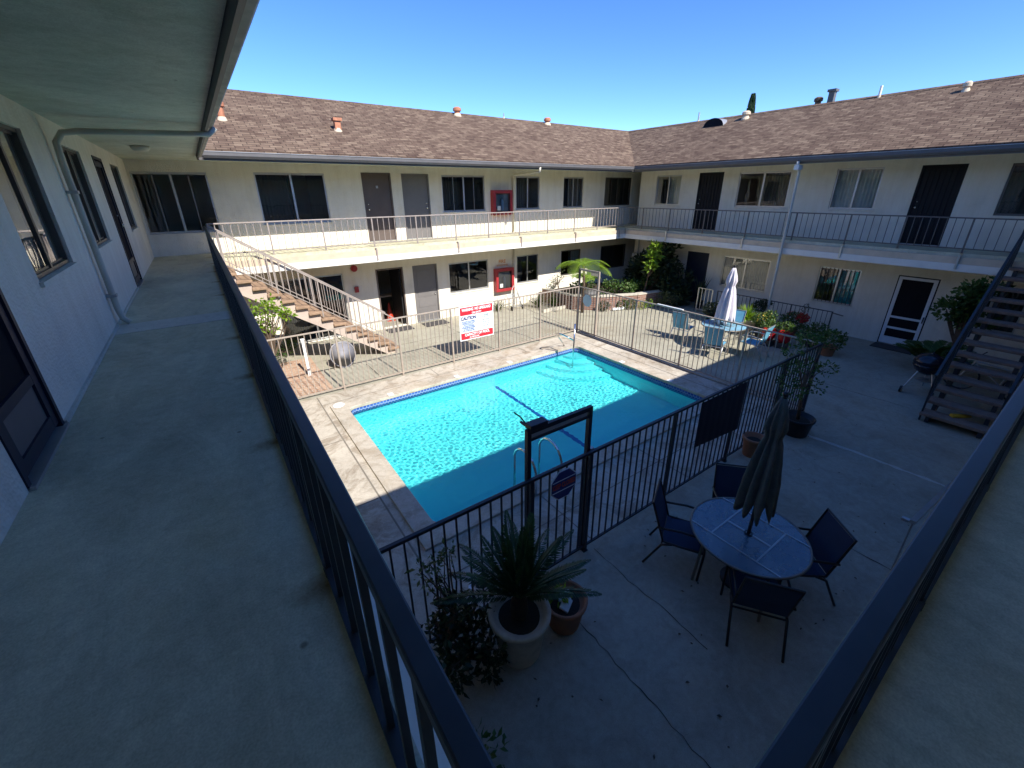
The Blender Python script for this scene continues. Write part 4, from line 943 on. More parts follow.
# brown pot with rubbish beside it
T = thing('flower_pot', (2.24, 2.28, 0), 'brown clay pot holding litter beside the sago palm', 'flower pot')
pot(T, (2.24, 2.28, 0), .16, .225, .36, 'terra')
q = MB(); q.obox((2.22, 2.24, .315), (.16, .10, .03), Matrix.Rotation(.5, 3, 'Z') @ Matrix.Rotation(.3, 3, 'X')); q.obox((2.27, 2.33, .32), (.12, .14, .02), Matrix.Rotation(1.1, 3, 'Z') @ Matrix.Rotation(-.3, 3, 'Y')); bevel(q.build('litter', M['curtain_w'], T), .01)
f = MB(); cluster(f, (2.20, 2.36, .36), (.08, .08, .05), 30, .09, .05); f.build('leaves', M['leaf_lime'], T)
# shrubs at the lower left behind the rail
shrub('leafy_shrub', (1.15, 2.45, 0), [((1.2, 2.62, .45), (.28, .24, .3)), ((1.38, 2.35, .30), (.22, .2, .25)), ((.98, 2.4, .35), (.2, .25, .3))], 'dark leafy shrub at the foot of the sago palm pot', 'shrub', 'leaf_dark', .08, .045, 1300)
shrub('tall_shrub', (1.28, 2.62, 0), [((.98, 2.72, 1.18), (.16, .14, .12)), ((1.15, 2.75, 1.22), (.13, .12, .12)), ((1.02, 2.7, .98), (.12, .12, .1))], 'thin leggy shrub with sparse small leaves against the near fence', 'shrub', 'leaf_olive', .055, .03, 800, .008)
shrub('succulent_shrub', (1.0, 2.55, 0), [((.95, 2.62, .62), (.14, .13, .16)), ((1.05, 2.5, .82), (.12, .12, .12))], 'dark rosette succulent beside the leggy shrub', 'shrub', 'leaf_dark', .07, .04, 1100, .02)
shrub('ground_plant', (.75, 1.75, 0), [((.7, 1.7, .25), (.3, .35, .2)), ((.6, 2.2, .25), (.25, .3, .2)), ((.62, 1.2, .22), (.25, .3, .18))], 'low green plants under the left walkway edge', 'plant', 'leaf_mid', .08, .04, 600)
# potted tree on the right end of near fence
T = thing('potted_tree', (8.35, 2.58, 0), 'small tree in a black pot at the end of the near fence', 'potted tree')
pot(T, (8.35, 2.58, 0), .20, .27, .36, 'black_plastic')
MB().tube([(8.35, 2.58, .28), (8.33, 2.60, .6), (8.30, 2.62, .95), (8.32, 2.63, 1.3)], [.035, .03, .025, .015], 8).build('trunk', M['bark'], T, True)
q = MB(); f = MB()
for tp in ((8.1, 2.8, 1.35), (7.85, 2.75, 1.15), (8.35, 2.95, 1.55), (8.65, 2.75, 1.25), (9.15, 2.6, 1.12), (8.5, 2.5, .95), (7.95, 2.65, .95), (8.9, 2.95, 1.65), (8.55, 2.85, 1.8), (9.2, 2.75, 1.7)):
    q.tube([(8.31, 2.62, .9), Vector((8.31, 2.62, 1.0)).lerp(Vector(tp), .5)+Vector((0, 0, .06)), tp], [.014, .009, .004], 6)
    cluster(f, tp, (.19, .16, .13), 85, .075, .035)
q.build('branch', M['bark'], T); f.build('foliage', M['leaf_mid'], T)
T = thing('flower_pot', (6.98, 2.72, 0), 'empty terracotta pot by the near fence behind the umbrella', 'flower pot'); pot(T, (6.98, 2.70, 0), .13, .175, .36, 'terra', rim=.035)
T = thing('terracotta_saucer_pot', (7.4, 2.6, 0), 'small dark dish on the floor beside the terracotta pot', 'dish'); MB().lathe((7.3, 2.55, 0), [(0, 0), (.12, 0), (.15, .05), (.14, .05), (.11, .015), (0, .015)], 20).build('dish', M['black_plastic'], T, True)
# ------------------ back right planting
T = thing('brick_planter', (12.3, 11.8, 0), 'low brick planter in the back right corner', 'planter')
def bedwall(pts, h, w=.22):
    q = MB()
    for a, b in zip(pts, pts[1:]): q.bar((*a, h/2), (*b, h/2), w, h)
    return q
bp = [(11.2, 13.6), (11.25, 12.0), (12.0, 11.2), (13.4, 10.6), (14.6, 10.4), (15.8, 10.6)]
bedwall(bp, .52).build('bed_wall', M['brick_bed'], T); q = MB()
for a, b in zip(bp, bp[1:]): q.bar((*a, .54), (*b, .54), .26, .045)
q.build('cap_course', M['potstone'], T)
MB().slab([(11.3, 13.6), (11.35, 12.1), (12.05, 11.3), (13.4, 10.72), (14.6, 10.5), (15.7, 10.7), (15.7, 12.3), (14, 13.6)], .0, .44).build('soil', M['soil'], T)
# tree fern
def treefern(base, h, nf, L, label):
    T = thing('tree_fern', base, label, 'tree fern', 'tree ferns over the brick planter'); b = Vector(base)
    MB().tube([b, b+Vector((.03, .0, h*.5)), b+Vector((0, .04, h))], [.055, .05, .045], 9).build('trunk', M['bark'], T, True)
    f = MB()
    for i in range(nf):
        az = TAU*i/nf+rnd.gauss(0, .15); el = R(rnd.uniform(28, 46)); top = b+Vector((0, .04, h)); l = L*rnd.uniform(.85, 1.1)
        P = []; d = Vector((math.cos(az)*math.cos(el), math.sin(az)*math.cos(el), math.sin(el))); K = 20
        for k in range(K+1): t = k/K; P.append(top+d*l*t-Vector((0, 0, 1))*l*.72*t*t)
        side = Vector((-math.sin(az), math.cos(az), 0)); f.tube(P[::4], [.010, .009, .008, .006, .004, .002], 5)
        for k in range(2, K):
            for s_ in (-1, 1):
                t = k/K; pl = .30*l*math.sin(math.pi*min(1, t+.06))**.7; tang = (P[min(k+1, K)]-P[k-1]).normalized(); up = side.cross(tang)
                dd = (side*s_+tang*.35-Vector((0, 0, .25))).normalized()
                for j in range(9):    # pinna made of small leaflets
                    pp = P[k]+dd*pl*(j+.5)/9; wl = .034*(1-.75*j/9)
                    for s2 in (-1, 1): f.leaf(pp, tang*s2+dd*.3, wl*1.35, .020, up, .05)
                
    f.build('fronds', M['leaf_lime'], T); return T
treefern((11.2, 11.3, 0), 1.75, 9, 1.45, 'tall lime green tree fern above the far pool fence')
treefern((11.8, 11.8, .40), .8, 8, .8, 'shorter lime fern under the tall tree fern')
b_ = MB(); b_.sphere((11.9, 11.55, .62), .34, 12, (1.3, .9, .45)); solid(b_, 'boulder', M['fascia'], (11.9, 11.55, .4), 'dark grey boulder resting on the brick planter', 'boulder', smooth=True)
shrub('hedge_shrub', (13.4, 11.3, .44), [((12.9, 11.6, .78), (.5, .35, .28)), ((13.7, 11.2, .78), (.55, .35, .28)), ((14.3, 11.1, .72), (.4, .3, .25)), ((12.2, 12.4, .75), (.5, .4, .25))], 'broad green leafy shrub filling the brick planter', 'shrub', 'leaf_mid', .11, .07, 620)
shrub('spiky_shrub', (13.6, 10.25, 0), [((13.3, 10.25, .25), (.22, .2, .22)), ((13.6, 10.1, .2), (.2, .18, .2))], 'yellow green bush at the foot of the brick planter', 'shrub', 'leaf_lime', .07, .03, 700)
shrub('flowering_shrub', (14.4, 10.0, 0), [((14.2, 10.0, .4), (.35, .3, .3)), ((14.5, 9.7, .35), (.3, .3, .3))], 'pale variegated bush between planter and navy door', 'shrub', 'leaf_olive', .09, .04, 700)
# big dark tropical shrub in the corner
shrub('corner_tree', (15.1, 11.2, .44), [((15.0, 11.3, 1.35), (.65, .8, .65)), ((14.9, 10.7, 1.6), (.55, .6, .6)), ((15.2, 12.0, 1.1), (.6, .6, .7)), ((15.1, 10.2, .8), (.55, .6, .6)), ((14.9, 10.5, 2.15), (.35, .4, .3)), ((15.1, 9.8, .5), (.4, .4, .5))], 'large dark rubber tree in the back right corner', 'tree', 'leaf_dark', .22, .10, 520, .03)
shrub('banana_plant', (14.05, 10.75, .44), [((14.08, 10.5, 2.0), (.17, .16, .28)), ((14.08, 10.55, 1.5), (.15, .15, .25)), ((14.1, 10.48, 2.3), (.18, .16, .13))], 'bright green sunlit plant standing in front of the dark rubber tree', 'plant', 'leaf_lime', .24, .09, 700, .02)
def bladeplant(name, base, n, L, w, label, m='leaf_mid', potd=None, group=None, spread=.9):
    T = thing(name, base, label, 'potted plant' if potd else 'plant', group); z = base[2]
    if potd: pot(T, base, *potd); z += potd[2]-.05
    f = MB(); blades(f, (base[0], base[1], z), n, L, w, spread); f.build('leaves', M[m], T); return T
bladeplant('snake_plant', (15.3, 9.05, 0), 26, 1.15, .07, 'tall dark upright blades between navy door and window', 'leaf_dark', (.12, .16, .3, 'black_plastic'), spread=.35)
bladeplant('flax_plant', (14.9, 10.25, .0), 60, 1.35, .05, 'tall dark flax with upright blades left of the navy door', 'leaf_dark', spread=.5)
bladeplant('grass_tuft', (8.75, 13.4, 0), 120, .62, .016, 'grassy green tuft against the wall below the lower red cabinet', 'leaf_olive')
for i, (x, y, l) in enumerate(((10.35, 12.9, 'green strap leaved clump at the left end of the wall bed'), (10.95, 12.7, 'green strap leaved clump right of the wall bed middle'), (11.5, 12.45, 'green strap leaved clump beside the fern trunk'))):
    bladeplant('lily_clump', (x, y, 0), 90, .75, .03, l, 'leaf_olive' if i != 1 else 'leaf_mid', group='strap leaved clumps by the back wall')
for i, (x, y, l) in enumerate(((12.0, 10.95, 'low dark clump at the left front of the brick planter'), (12.75, 10.65, 'low green clump at the middle front of the brick planter'), (13.05, 10.5, 'low olive clump near the yellow green bush'))):
    T = thing('low_bush', (x, y, 0), l, 'plant', 'low clumps before the brick planter'); f = MB(); cluster(f, (x, y, .2), (.24, .17, .2), 320, .08, .035); f.build('foliage', M[('leaf_dark', 'leaf_mid', 'leaf_olive')[i]], T)
q = MB()
for i in range(3): q.sphere((12.35+.17*i, 10.72-.05*i, .07), .09, 10, (1.2, .8, .75))
solid(q, 'white_stones', M['white_paint'], (12.5, 10.7, 0), 'small pale rocks at the foot of the brick planter', 'rocks', smooth=True)
pr_ = MB(); pr_.box(10.0, 11.2, 12.15, 12.2, 0, .12); solid(pr_, 'garden_edging', M['potstone'], (10.6, 12.2, 0), 'low stone edging in front of the strap leaved clumps', 'edging')
# climber at the wall between fern and window
shrub('wall_climber', (12.0, 13.6, .44), [((12.0, 13.6, 1.0), (.25, .12, .45)), ((11.7, 13.6, .7), (.2, .12, .3))], 'sparse climber on the sunlit wall behind the tree fern', 'climber', 'leaf_olive', .08, .04, 260)
# left bed: bush by the stair and hedge
shrub('hibiscus_bush', (.75, 10.75, 0), [((.45, 10.7, 1.75), (.3, .3, .28)), ((.8, 10.65, 1.95), (.32, .3, .25)), ((1.1, 10.7, 1.75), (.25, .28, .22)), ((.7, 10.8, 1.5), (.3, .3, .2))], 'light green bush rising beside the sunlit stairs', 'bush', 'leaf_lime', .10, .06, 420, .018)
shrub('low_hedge', (.8, 12.9, 0), [((.3, 12.9, .3), (.5, .3, .28)), ((1.0, 12.95, .28), (.45, .3, .26)), ((1.5, 13.1, .22), (.35, .3, .2))], 'low green hedge under the sunlit stairs', 'hedge', 'leaf_mid', .07, .035, 700)
# right wing patio rail and pots
railing('patio_railing', (14.8, 6.5, 0), 'low dark patio railing in front of the right wing windows', 'railing', 'x', 14.80, 4.45, 8.1, .0, .92, [4.47, 5.6, 6.9, 8.08], 'rail_dark', sp=.13, top=(.035, .025), bsz=.012, psz=.03, group='low patio railings')
pr2 = railing('patio_railing', (14.8, 8.55, 0), 'short pale patio railing beside the navy door', 'railing', 'x', 14.80, 8.25, 8.85, .0, .92, [8.27, 8.83], 'alu', sp=.13, top=(.035, .025), bsz=.02, psz=.035, group='low patio railings')
MB().bar((14.80, 4.47, .88), (15.88, 4.5, .60), .03).build('end_brace', M['rail_dark'], pr2)
T = thing('potted_fern', (13.6, 6.35, 0), 'bushy light green fern in a big pale stone pot', 'potted plant'); pot(T, (13.6, 6.35, 0), .22, .32, .5, 'potstone'); f = MB(); blades(f, (13.6, 6.35, .46), 220, .55, .035, 1.2, .8); f.build('leaves', M['leaf_lime'], T)
for x, y, l in ((13.05, 5.35, 'red flower pot with leafy plant, left of the pair'), (13.15, 4.95, 'red flower pot with leafy plant, right of the pair')):
    T = thing('red_flower_pot', (x, y, 0), l, 'flower pot', 'red flower pots'); MB().box(x-.16, x+.16, y-.16, y+.16, 0, .16).build('stand', M['rail_dark'], T); MB().lathe((x, y, .16), [(0, 0), (.12, 0), (.18, .12), (.19, .30), (.17, .33), (.14, .31), (0, .28)], 20).build('pot', M['red2'], T, True)
    f = MB(); cluster(f, (x, y, .62), (.2, .18, .13), 150, .09, .045); f.build('leaves', M['leaf_mid'], T)
for i, (x, y, z, r_, l, m_) in enumerate(((13.5, 5.75, .6, .26, 'flowering plant with yellow blooms beside the big pale pot', 'leaf_mid'), (13.9, 7.1, .4, .28, 'small flowering bush below the white umbrella', 'leaf_olive'), (14.3, 7.9, .35, .3, 'yellowish bush in front of the short pale railing', 'leaf_olive'),
                                        (14.3, 5.3, .5, .34, 'dense green bush behind the red pots', 'leaf_mid'), (13.9, 4.55, .4, .36, 'round green bush right of the red pots', 'leaf_mid'), (13.5, 3.95, .42, .34, 'spreading bush at the right end of the pot row', 'leaf_mid'), (14.35, 6.35, .75, .22, 'dark bush around the base of the downspout', 'leaf_dark'))):
    T = thing('potted_bush', (x, y, 0), l, 'potted plant', 'potted bushes along the patio railing'); pot(T, (x, y, 0), .15, .2, .28, 'terra' if i % 2 else 'black_plastic')
    f = MB(); cluster(f, (x, y, z), (r_, r_, r_*.75), 420, .085, .04); cluster(f, (x+.12, y-.1, z+.12), (r_*.7, r_*.7, r_*.5), 160, .09, .045); f.build('foliage', M[m_], T)
    if i in (0, 1):
        f = MB(); cluster(f, (x, y, z+.05), (r_, r_, r_*.8), 60, .05, .045); f.build('blossoms', M['flower_y'], T)  # loose yellow blossoms scattered through the leaves
    if i == 3:
        f = MB(); cluster(f, (x, y, z+.1), (r_*.8, r_*.8, r_*.8), 40, .05, .045); f.build('blossoms', M['flower_r'], T)  # loose red blossoms scattered through the leaves
# hanging basket-like dark red plant
T = thing('red_leaf_plant', (14.25, 5.0, 0), 'dark red leaved plant on a stake by the patio railing', 'plant'); MB().tube([(14.25, 5.0, 0), (14.25, 5.0, 1.05)], .012, 6).build('stake', M['bark'], T); f = MB(); cluster(f, (14.25, 5.0, .7), (.14, .14, .14), 200, .06, .04); f.build('leaves', M['flower_r'], T); f2 = MB(); cluster(f2, (14.25, 5.0, 1.0), (.08, .08, .14), 60, .06, .03); f2.build('shoots', M['leaf_dark'], T)
# right: climber & palm leaves by kettle grill
shrub('window_tree', (14.6, 1.75, 0), [((14.3, 1.85, 1.75), (.40, .38, .40)), ((14.3, 1.65, 2.1), (.38, .42, .34)), ((14.4, 1.5, 1.5), (.3, .3, .3))], 'green leafy tree in front of the window beside the dark stairs', 'tree', 'leaf_mid', .12, .07, 900, .03)
T = thing('palm_clump', (14.3, 2.2, 0), 'low broad palm leaves behind the kettle grill', 'plant'); f = MB()
for i in range(15): frond(f, (14.0, 1.95, .25), i*TAU/15+.2, R(rnd.uniform(30, 65)), rnd.uniform(.95, 1.3), 36, .04, .30, .9, .1)
f.build('fronds', M['leaf_mid'], T)
# cypress far behind right roof
T = thing('cypress_tree', (25, 13.75, 0), 'dark cypress tip rising behind the right roof', 'tree'); f = MB()
cy = (27.4, 14.95)
MB().tube([(*cy, 0), (*cy, 8.2)], [.15, .05], 8).build('trunk', M['bark'], T)
for _ in range(2600):
    t = rnd.random()**.7; z = 2+7.15*t; rr = .50*(1-t)**.6+.03; a = rnd.uniform(0, TAU); p = (cy[0]+rr*math.cos(a), cy[1]+rr*math.sin(a), z); f.leaf(p, (math.cos(a)*.3, math.sin(a)*.3, 1), .22, .09)
f.build('crown', M['cypress'], T)
# ------------------------------------------------------------------ kettle grill
T = thing('kettle_grill', (12.45, 1.75, 0), 'black kettle grill standing beside the dark stairs', 'grill'); c = (12.5, 1.72)
MB().lathe((*c, .0), [(0, .46), (.12, .47), (.22, .54), (.275, .64), (.28, .70)], 24).build('bowl', M['enamel'], T, True)
MB().lathe((*c, .0), [(.285, .70), (.275, .78), (.2, .88), (.08, .925), (0, .93)], 24).build('lid', M['enamel'], T, True)
MB().tube([(c[0]-.05, c[1], .92), (c[0], c[1], .97), (c[0]+.05, c[1], .92)], .012, 6).build('handle', M['black_plastic'], T)
feet = [(c[0]-.30, c[1]+.26), (c[0]-.24, c[1]-.26), (c[0]+.33, c[1]+.02)]
for x, y in feet: MB().tube([(c[0]+(x-c[0])*.45, c[1]+(y-c[1])*.45, .52), (x, y, .06)], .012, 8).build('leg', M['alu'], T)
for x, y in feet[:2]: MB().tube([(x, y-.02, .075), (x, y+.02, .075)], .075, 16).build('wheel', M['black_plastic'], T)
MB().lathe((*c, .30), [(0, 0), (.13, 0), (.15, .02), (.0, .02)], 18).build('ash_tray', M['galv'], T)
# yellow thing and items under dark stair
q = MB(); q.tube([(11.05, .95, .21), (11.2, .80, .22), (11.3, .72, .215)], [.05, .04, .02], 8); solid(q, 'yellow_toy', mat('yellow_plastic', (.75, .42, .03), .5), (11.1, .9, .19), 'small yellow plastic toy lying on the lowest dark stair tread', 'toy')
def bicycle(loc, rz, label):
    T = thing('bicycle', (0, 0, 0), label, 'bicycle')
    for x in (-.5, .5):
        pts = [(x+.31*math.cos(TAU*k/24), 0, .32+.31*math.sin(TAU*k/24)) for k in range(25)]; w_ = MB().tube(pts, .018, 6, False).build('wheel', M['black_plastic'], T)
        q = MB()
        for k in range(10): q.tube([(x, 0, .32), (x+.3*math.cos(TAU*k/10), 0, .32+.3*math.sin(TAU*k/10))], .002, 4)
        q.build('spokes', M['alu'], w_)
    q = MB()
    for a, b in (((-.5, .32), (-.15, .32)), ((-.15, .32), (-.25, .8)), ((-.5, .32), (-.22, .68)), ((-.22, .68), (.32, .72)), ((-.15, .32), (.34, .66)), ((.31, .82), (.5, .32))): q.tube([(a[0], 0, a[1]), (b[0], 0, b[1])], .016, 8)
    q.build('frame', M['galv'], T); MB().tube([(.31, -.25, .9), (.33, -.1, .86), (.31, 0, .84), (.33, .1, .86), (.31, .25, .9)], .012, 6).build('handlebar', M['black_plastic'], T); MB().box(-.38, -.14, -.06, .06, .80, .84).build('saddle', M['black_plastic'], T)
    T.location = loc; T.rotation_euler.z = rz; return T
bicycle((13.4, .15+.65, 0), R(80), 'grey bicycle stored under the dark stairs')
# ------------------------------------------------------------------ patio chairs & tables
def make_chair(label, fabric, frame_m, group):
    """faces +x, origin at floor centre"""
    T = thing('patio_chair', (0, 0, 0), label, 'patio chair', group); W = .25
    s_ = MB(); prof = [(.26, .405), (.20, .425), (.0, .415), (-.14, .40), (-.20, .42)]; n_ = len(prof)
    def sheet(prof, half, th=.012):
        q = MB(); k = len(prof); vs = []
        for y in (-half, half):
            for x, z in prof: vs.append((x, y, z))
            for x, z in prof: vs.append((x-.004, y, z-th))
        f = []
        for i in range(k-1): f += [(i, i+1, 2*k+i+1, 2*k+i), (k+i, 3*k+i, 3*k+i+1, k+i+1), (i, k+i, k+i+1, i+1), (2*k+i, 2*k+i+1, 3*k+i+1, 3*k+i)]
        f += [(0, 2*k, 3*k, k), (k-1, 2*k-1, 4*k-1, 3*k-1)]
        return q.add(vs, f)
    sheet(prof, W-.02).build('seat', M[fabric], T); sheet([(-.205, .43), (-.25, .60), (-.302, .76), (-.35, .91)], W-.02).build('backrest', M[fabric], T)
    for s in (-1, 1):
        y = s*W
        MB().tube([(.25, y, .0), (.27, y, .42), (.26, y, .56), (.20, y, .625), (.0, y, .635), (-.18, y, .61), (-.275, y, .60)], .014, 8).build('leg', M[frame_m], T, True)   # front leg runs into the armrest
        MB().tube([(-.38, y, 0), (-.20, y, .36), (-.08, y, .41)], .014, 8).build('leg', M[frame_m], T, True)
    MB().tube([(.26, -W+.01, .41), (-.02, -W+.01, .405), (-.19, -W+.01, .41), (-.25, -W+.01, .60), (-.355, -W+.01, .925), (-.355, W-.01, .925), (-.25, W-.01, .60), (-.19, W-.01, .41), (-.02, W-.01, .405), (.26, W-.01, .41), (.26, -W+.01, .41)], .014, 8).build('frame', M[frame_m], T)
    MB().tube([(-.20, -W, .36), (-.20, W, .36)], .011, 6).build('stretcher', M[frame_m], T)
    return T
G1 = 'navy patio chairs round the near glass table'
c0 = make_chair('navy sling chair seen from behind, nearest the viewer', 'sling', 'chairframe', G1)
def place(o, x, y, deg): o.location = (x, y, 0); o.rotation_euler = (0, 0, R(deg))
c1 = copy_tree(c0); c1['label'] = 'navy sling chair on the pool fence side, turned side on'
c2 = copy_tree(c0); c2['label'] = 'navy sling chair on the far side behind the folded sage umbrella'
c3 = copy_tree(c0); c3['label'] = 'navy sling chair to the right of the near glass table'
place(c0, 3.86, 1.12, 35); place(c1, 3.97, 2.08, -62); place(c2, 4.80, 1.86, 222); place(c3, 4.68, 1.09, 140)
tg, nt_, b__ = nodes('frosted_table_glass'); b__.inputs['Base Color'].default_value = (.20, .30, .38, 1); b__.inputs['Roughness'].default_value = .22; b__.inputs['Specular IOR Level'].default_value = .8
tr_ = N(nt_, 'ShaderNodeBsdfTransparent'); tr_.inputs[0].default_value = (.75, .85, .9, 1); mxs = N(nt_, 'ShaderNodeMixShader'); mxs.inputs[0].default_value = .52
cc_ = ramp(nt_, noise(nt_, geo(nt_), 9, 6, .6), [(.3, (.23, .31, .37)), (.7, (.25, .33, .39))]); nt_.links.new(cc_, b__.inputs['Base Color'])
nt_.links.new(tr_.outputs[0], mxs.inputs[1]); nt_.links.new(b__.outputs[0], mxs.inputs[2]); nt_.links.new(mxs.outputs[0], nt_.nodes['Material Output'].inputs[0])
def table(loc, label, group, glass):
    T = thing('patio_table', loc, label, 'table', group); x, y, _ = loc; r_ = .60
    MB().lathe((x, y, .712), [(.03, 0), (r_-.01, 0), (r_-.01, .008), (.03, .008)], 48).build('glass_top', glass, T)
    pts = [(x+r_*math.cos(TAU*k/48), y+r_*math.sin(TAU*k/48), .715) for k in range(49)]; MB().tube(pts, .014, 8, False).build('rim', M['tabletube'], T, True)
    q = MB(); d = .33
    for s in (-1, 1):
        h = math.sqrt(r_*r_-d*d); q.box(x+s*d-.008, x+s*d+.008, y-h, y+h, .721, .727)
    hh = math.sqrt(r_*r_-.25**2)
    q.box(x-d+.013, x+d-.013, y-.258, y-.242, .721, .726); q.box(x-d+.013, x+d-.013, y+.242, y+.258, .721, .726); q.box(x-.012, x+.012, y-.237, y+.237, .721, .726)
    o = q.build('top_straps', M['galv'], T); 
    for a in (45, 135, 225, 315):
        ca, sa = math.cos(R(a+8)), math.sin(R(a+8)); MB().tube([(x+.47*ca, y+.47*sa, .70), (x+.52*ca, y+.52*sa, .0)], .017, 8).build('leg', M['tabletube'], T)
    MB().lathe((x, y, .70), [(.045, 0), (.045, .03), (.03, .032), (.03, 0)], 16).build('umbrella_collar', M['black_plastic'], T)
    return T
t1 = table((4.25, 1.47, 0), 'round frosted glass table with a folded sage umbrella through it', 'round patio tables', tg)
t2 = table((11.62, 6.0, 0), 'round pale blue patio table in the sun beyond the right fence', 'round patio tables', mat('pale_blue_table', (.20, .40, .52), .3))
def closed_umbrella(x, y, z0, ztop, rw, m, label, tilt=(0, 0), polem='black_plastic'):
    T = thing('patio_umbrella', (x, y, 0), label, 'umbrella', 'folded umbrellas'); d = Vector((tilt[0], tilt[1], 1))
    at = lambda z: Vector((x, y, 0))+Vector((tilt[0]*(z-.72), tilt[1]*(z-.72), z))
    MB().tube([at(.06), at(ztop+.02)], .019, 10).build('pole', M[polem], T)
    MB().lathe((x, y, 0), [(0, 0), (.18, 0), (.18, .03), (.05, .07), (.03, .2), (0, .2)], 20).build('base', M[polem], T)
    q = MB(); K = 96; prof = [(0, .025), (.07, .055), (.16, .085), (.26, .10), (.33, .075), (.37, .07), (.43, .095), (.6, .125), (.8, .155), (.93, .17), (1.0, .172)]; vs = []
    for t, r_ in prof:
        c_ = at(ztop-(ztop-z0)*t)
        for k in range(K):
            a = TAU*k/K; rr = r_*rw*(1+.26*math.cos(8*a+t*2.2)*min(1, t*3)+.13*math.sin(3*a+1+t*2)+.06*math.sin(13*a+5*t)); vs.append(c_+Vector((rr*math.cos(a), rr*math.sin(a), -.10*t*(1+math.cos(8*a+t*1.5))*(t > .9))))
    q.add(vs, [(i*K+k, i*K+(k+1) % K, (i+1)*K+(k+1) % K, (i+1)*K+k) for i in range(len(prof)-1) for k in range(K)]); o = q.build('canopy', M[m], T, True)
    so = o.modifiers.new('thick', 'SOLIDIFY'); so.thickness = .004
    MB().tube([at(ztop-(ztop-z0)*.40)+Vector((.058*rw*math.cos(TAU*k/16), .058*rw*math.sin(TAU*k/16), 0)) for k in range(17)], .010, 6, False).build('tie_strap', M[m], T)
    MB().sphere(tuple(at(ztop+.04)), .03, 10).build('finial', M[polem], T, True)
    return T
closed_umbrella(4.25, 1.47, 1.20, 2.42, .9, 'umb_green', 'folded faded sage umbrella standing in the near glass table')
closed_umbrella(11.62, 6.0, .95, 2.33, 1.25, 'umb_white', 'folded pale lavender umbrella standing in the sunlit table')
G2 = 'light blue patio chairs round the sunlit table'
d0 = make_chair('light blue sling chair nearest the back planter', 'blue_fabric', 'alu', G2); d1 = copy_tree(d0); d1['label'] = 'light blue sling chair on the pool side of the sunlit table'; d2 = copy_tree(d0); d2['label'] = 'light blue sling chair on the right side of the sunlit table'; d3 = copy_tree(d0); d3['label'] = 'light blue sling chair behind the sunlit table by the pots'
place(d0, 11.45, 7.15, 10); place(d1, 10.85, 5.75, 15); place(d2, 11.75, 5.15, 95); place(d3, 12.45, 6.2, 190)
# white strip added to imitate the shine on the right fence top rail
solid(MB().box(9.39, 9.44, 5.95, 6.72, 1.512, 1.53), 'rail_shine_strip', M['white_paint'], (9.41, 6.3, 1.5), 'added white strip standing for the shine on the right fence top rail', 'strip')
# small cup-like thing on deck near fence
solid(MB().lathe((1.62, 3.18, .013), [(0, 0), (.03, 0), (.036, .07), (.03, .07), (0, .06)], 12), 'paper_cup', M['white_paint'], (1.62, 3.18, 0), 'small white cup standing on the deck behind the near fence', 'cup')
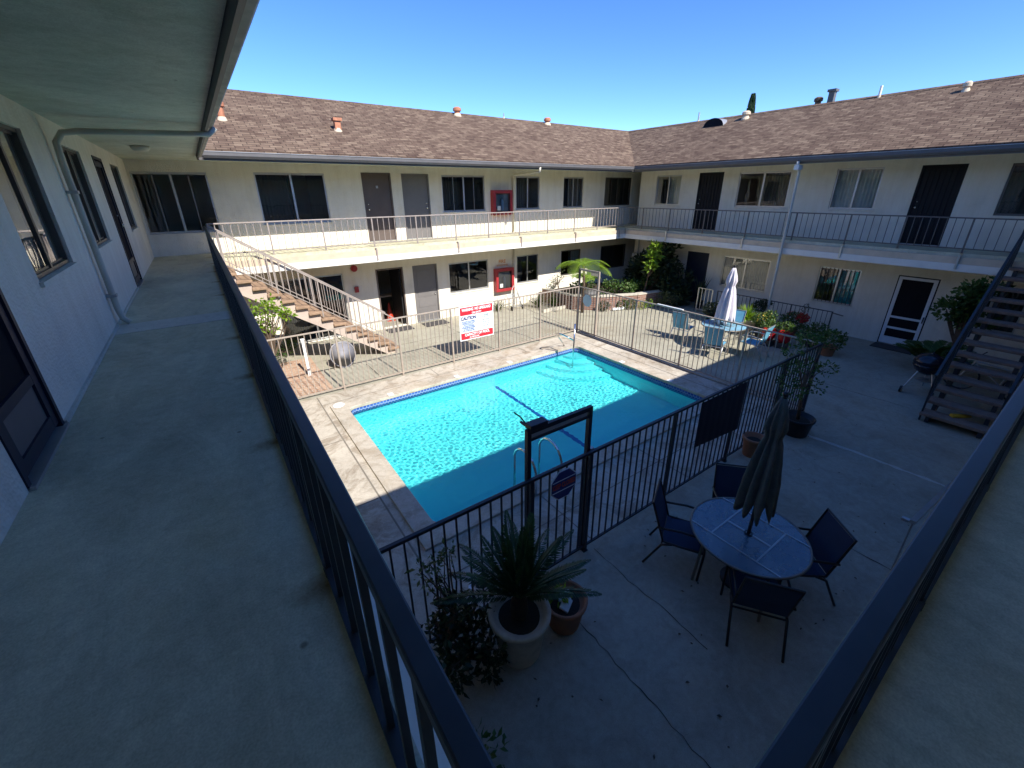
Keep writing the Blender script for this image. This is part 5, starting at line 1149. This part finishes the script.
# ------------------------------------------------------------------ camera
cam = bpy.data.cameras.new('camera'); co = bpy.data.objects.new('camera', cam); COL.objects.link(co); S.camera = co
f_px, yaw, pit, rol, cxp, cyp, Hc = 422.488, 35.435, -22.608, -.444, 515.106, 367.461, 4.2882
ya, pi_, ro = R(yaw), R(pit), R(rol)
F = Vector((math.sin(ya)*math.cos(pi_), math.cos(ya)*math.cos(pi_), math.sin(pi_))); Rt = Vector((math.cos(ya), -math.sin(ya), 0)); Up = Rt.cross(F)
R2 = Rt*math.cos(ro)+Up*math.sin(ro); U2 = -Rt*math.sin(ro)+Up*math.cos(ro)
co.matrix_world = Matrix.Translation((0, 0, Hc)) @ Matrix((R2, U2, -F)).transposed().to_4x4()
cam.sensor_fit = 'HORIZONTAL'; cam.sensor_width = 36; cam.lens = f_px*36/1024
cam.shift_x = -(cxp-512)/1024; cam.shift_y = (cyp-384)/1024
cam.clip_start = .02; cam.clip_end = 800
# ------------------------------------------------------------------ light
sunv = Vector((.083, -1.0, .965)).normalized(); el = math.asin(sunv.z); az = math.atan2(sunv.x, sunv.y)
w = bpy.data.worlds.new('World'); S.world = w; w.use_nodes = True; nt = w.node_tree; bg = nt.nodes['Background']
sky = nt.nodes.new('ShaderNodeTexSky'); sky.sky_type = 'NISHITA'; sky.sun_disc = False; sky.sun_elevation = el; sky.sun_rotation = az
sky.air_density = .65; sky.dust_density = .0; sky.ozone_density = 1.6; sky.altitude = 600
hs = nt.nodes.new('ShaderNodeHueSaturation'); hs.inputs['Saturation'].default_value = 1.24; hs.inputs['Hue'].default_value = .511; hs.inputs['Value'].default_value = 1.0
nt.links.new(sky.outputs[0], hs.inputs['Color']); tint = nt.nodes.new('ShaderNodeMix'); tint.data_type = 'RGBA'; tint.blend_type = 'MULTIPLY'; tint.inputs[0].default_value = 1; tint.inputs[7].default_value = (.85, .95, 1, 1)
nt.links.new(hs.outputs[0], tint.inputs[6]); nt.links.new(tint.outputs[2], bg.inputs[0]); bg.inputs[1].default_value = .14
sl = bpy.data.lights.new('sun', 'SUN'); sl.energy = 3.7; sl.angle = R(.53); sl.color = (1, .955, .88)
so = bpy.data.objects.new('sun', sl); COL.objects.link(so); so.rotation_euler = sunv.to_track_quat('Z', 'Y').to_euler(); so.location = (0, -10, 20)
CAUSTICS = True
if CAUSTICS:
    sl.cycles.is_caustics_light = True
    water.cycles.is_caustics_caster = True
    for o in pool.children: o.cycles.is_caustics_receiver = True
vs_ = S.view_settings; vs_.view_transform = 'Standard'; vs_.look = 'None'; vs_.exposure = 1.2; vs_.gamma = 1
S.display_settings.display_device = 'sRGB'
S.cycles.max_bounces = 8; S.cycles.diffuse_bounces = 4; S.cycles.transparent_max_bounces = 16; S.cycles.caustics_refractive = True; S.cycles.caustics_reflective = False
S.cycles.use_denoising = True; S.cycles.sample_clamp_indirect = 6
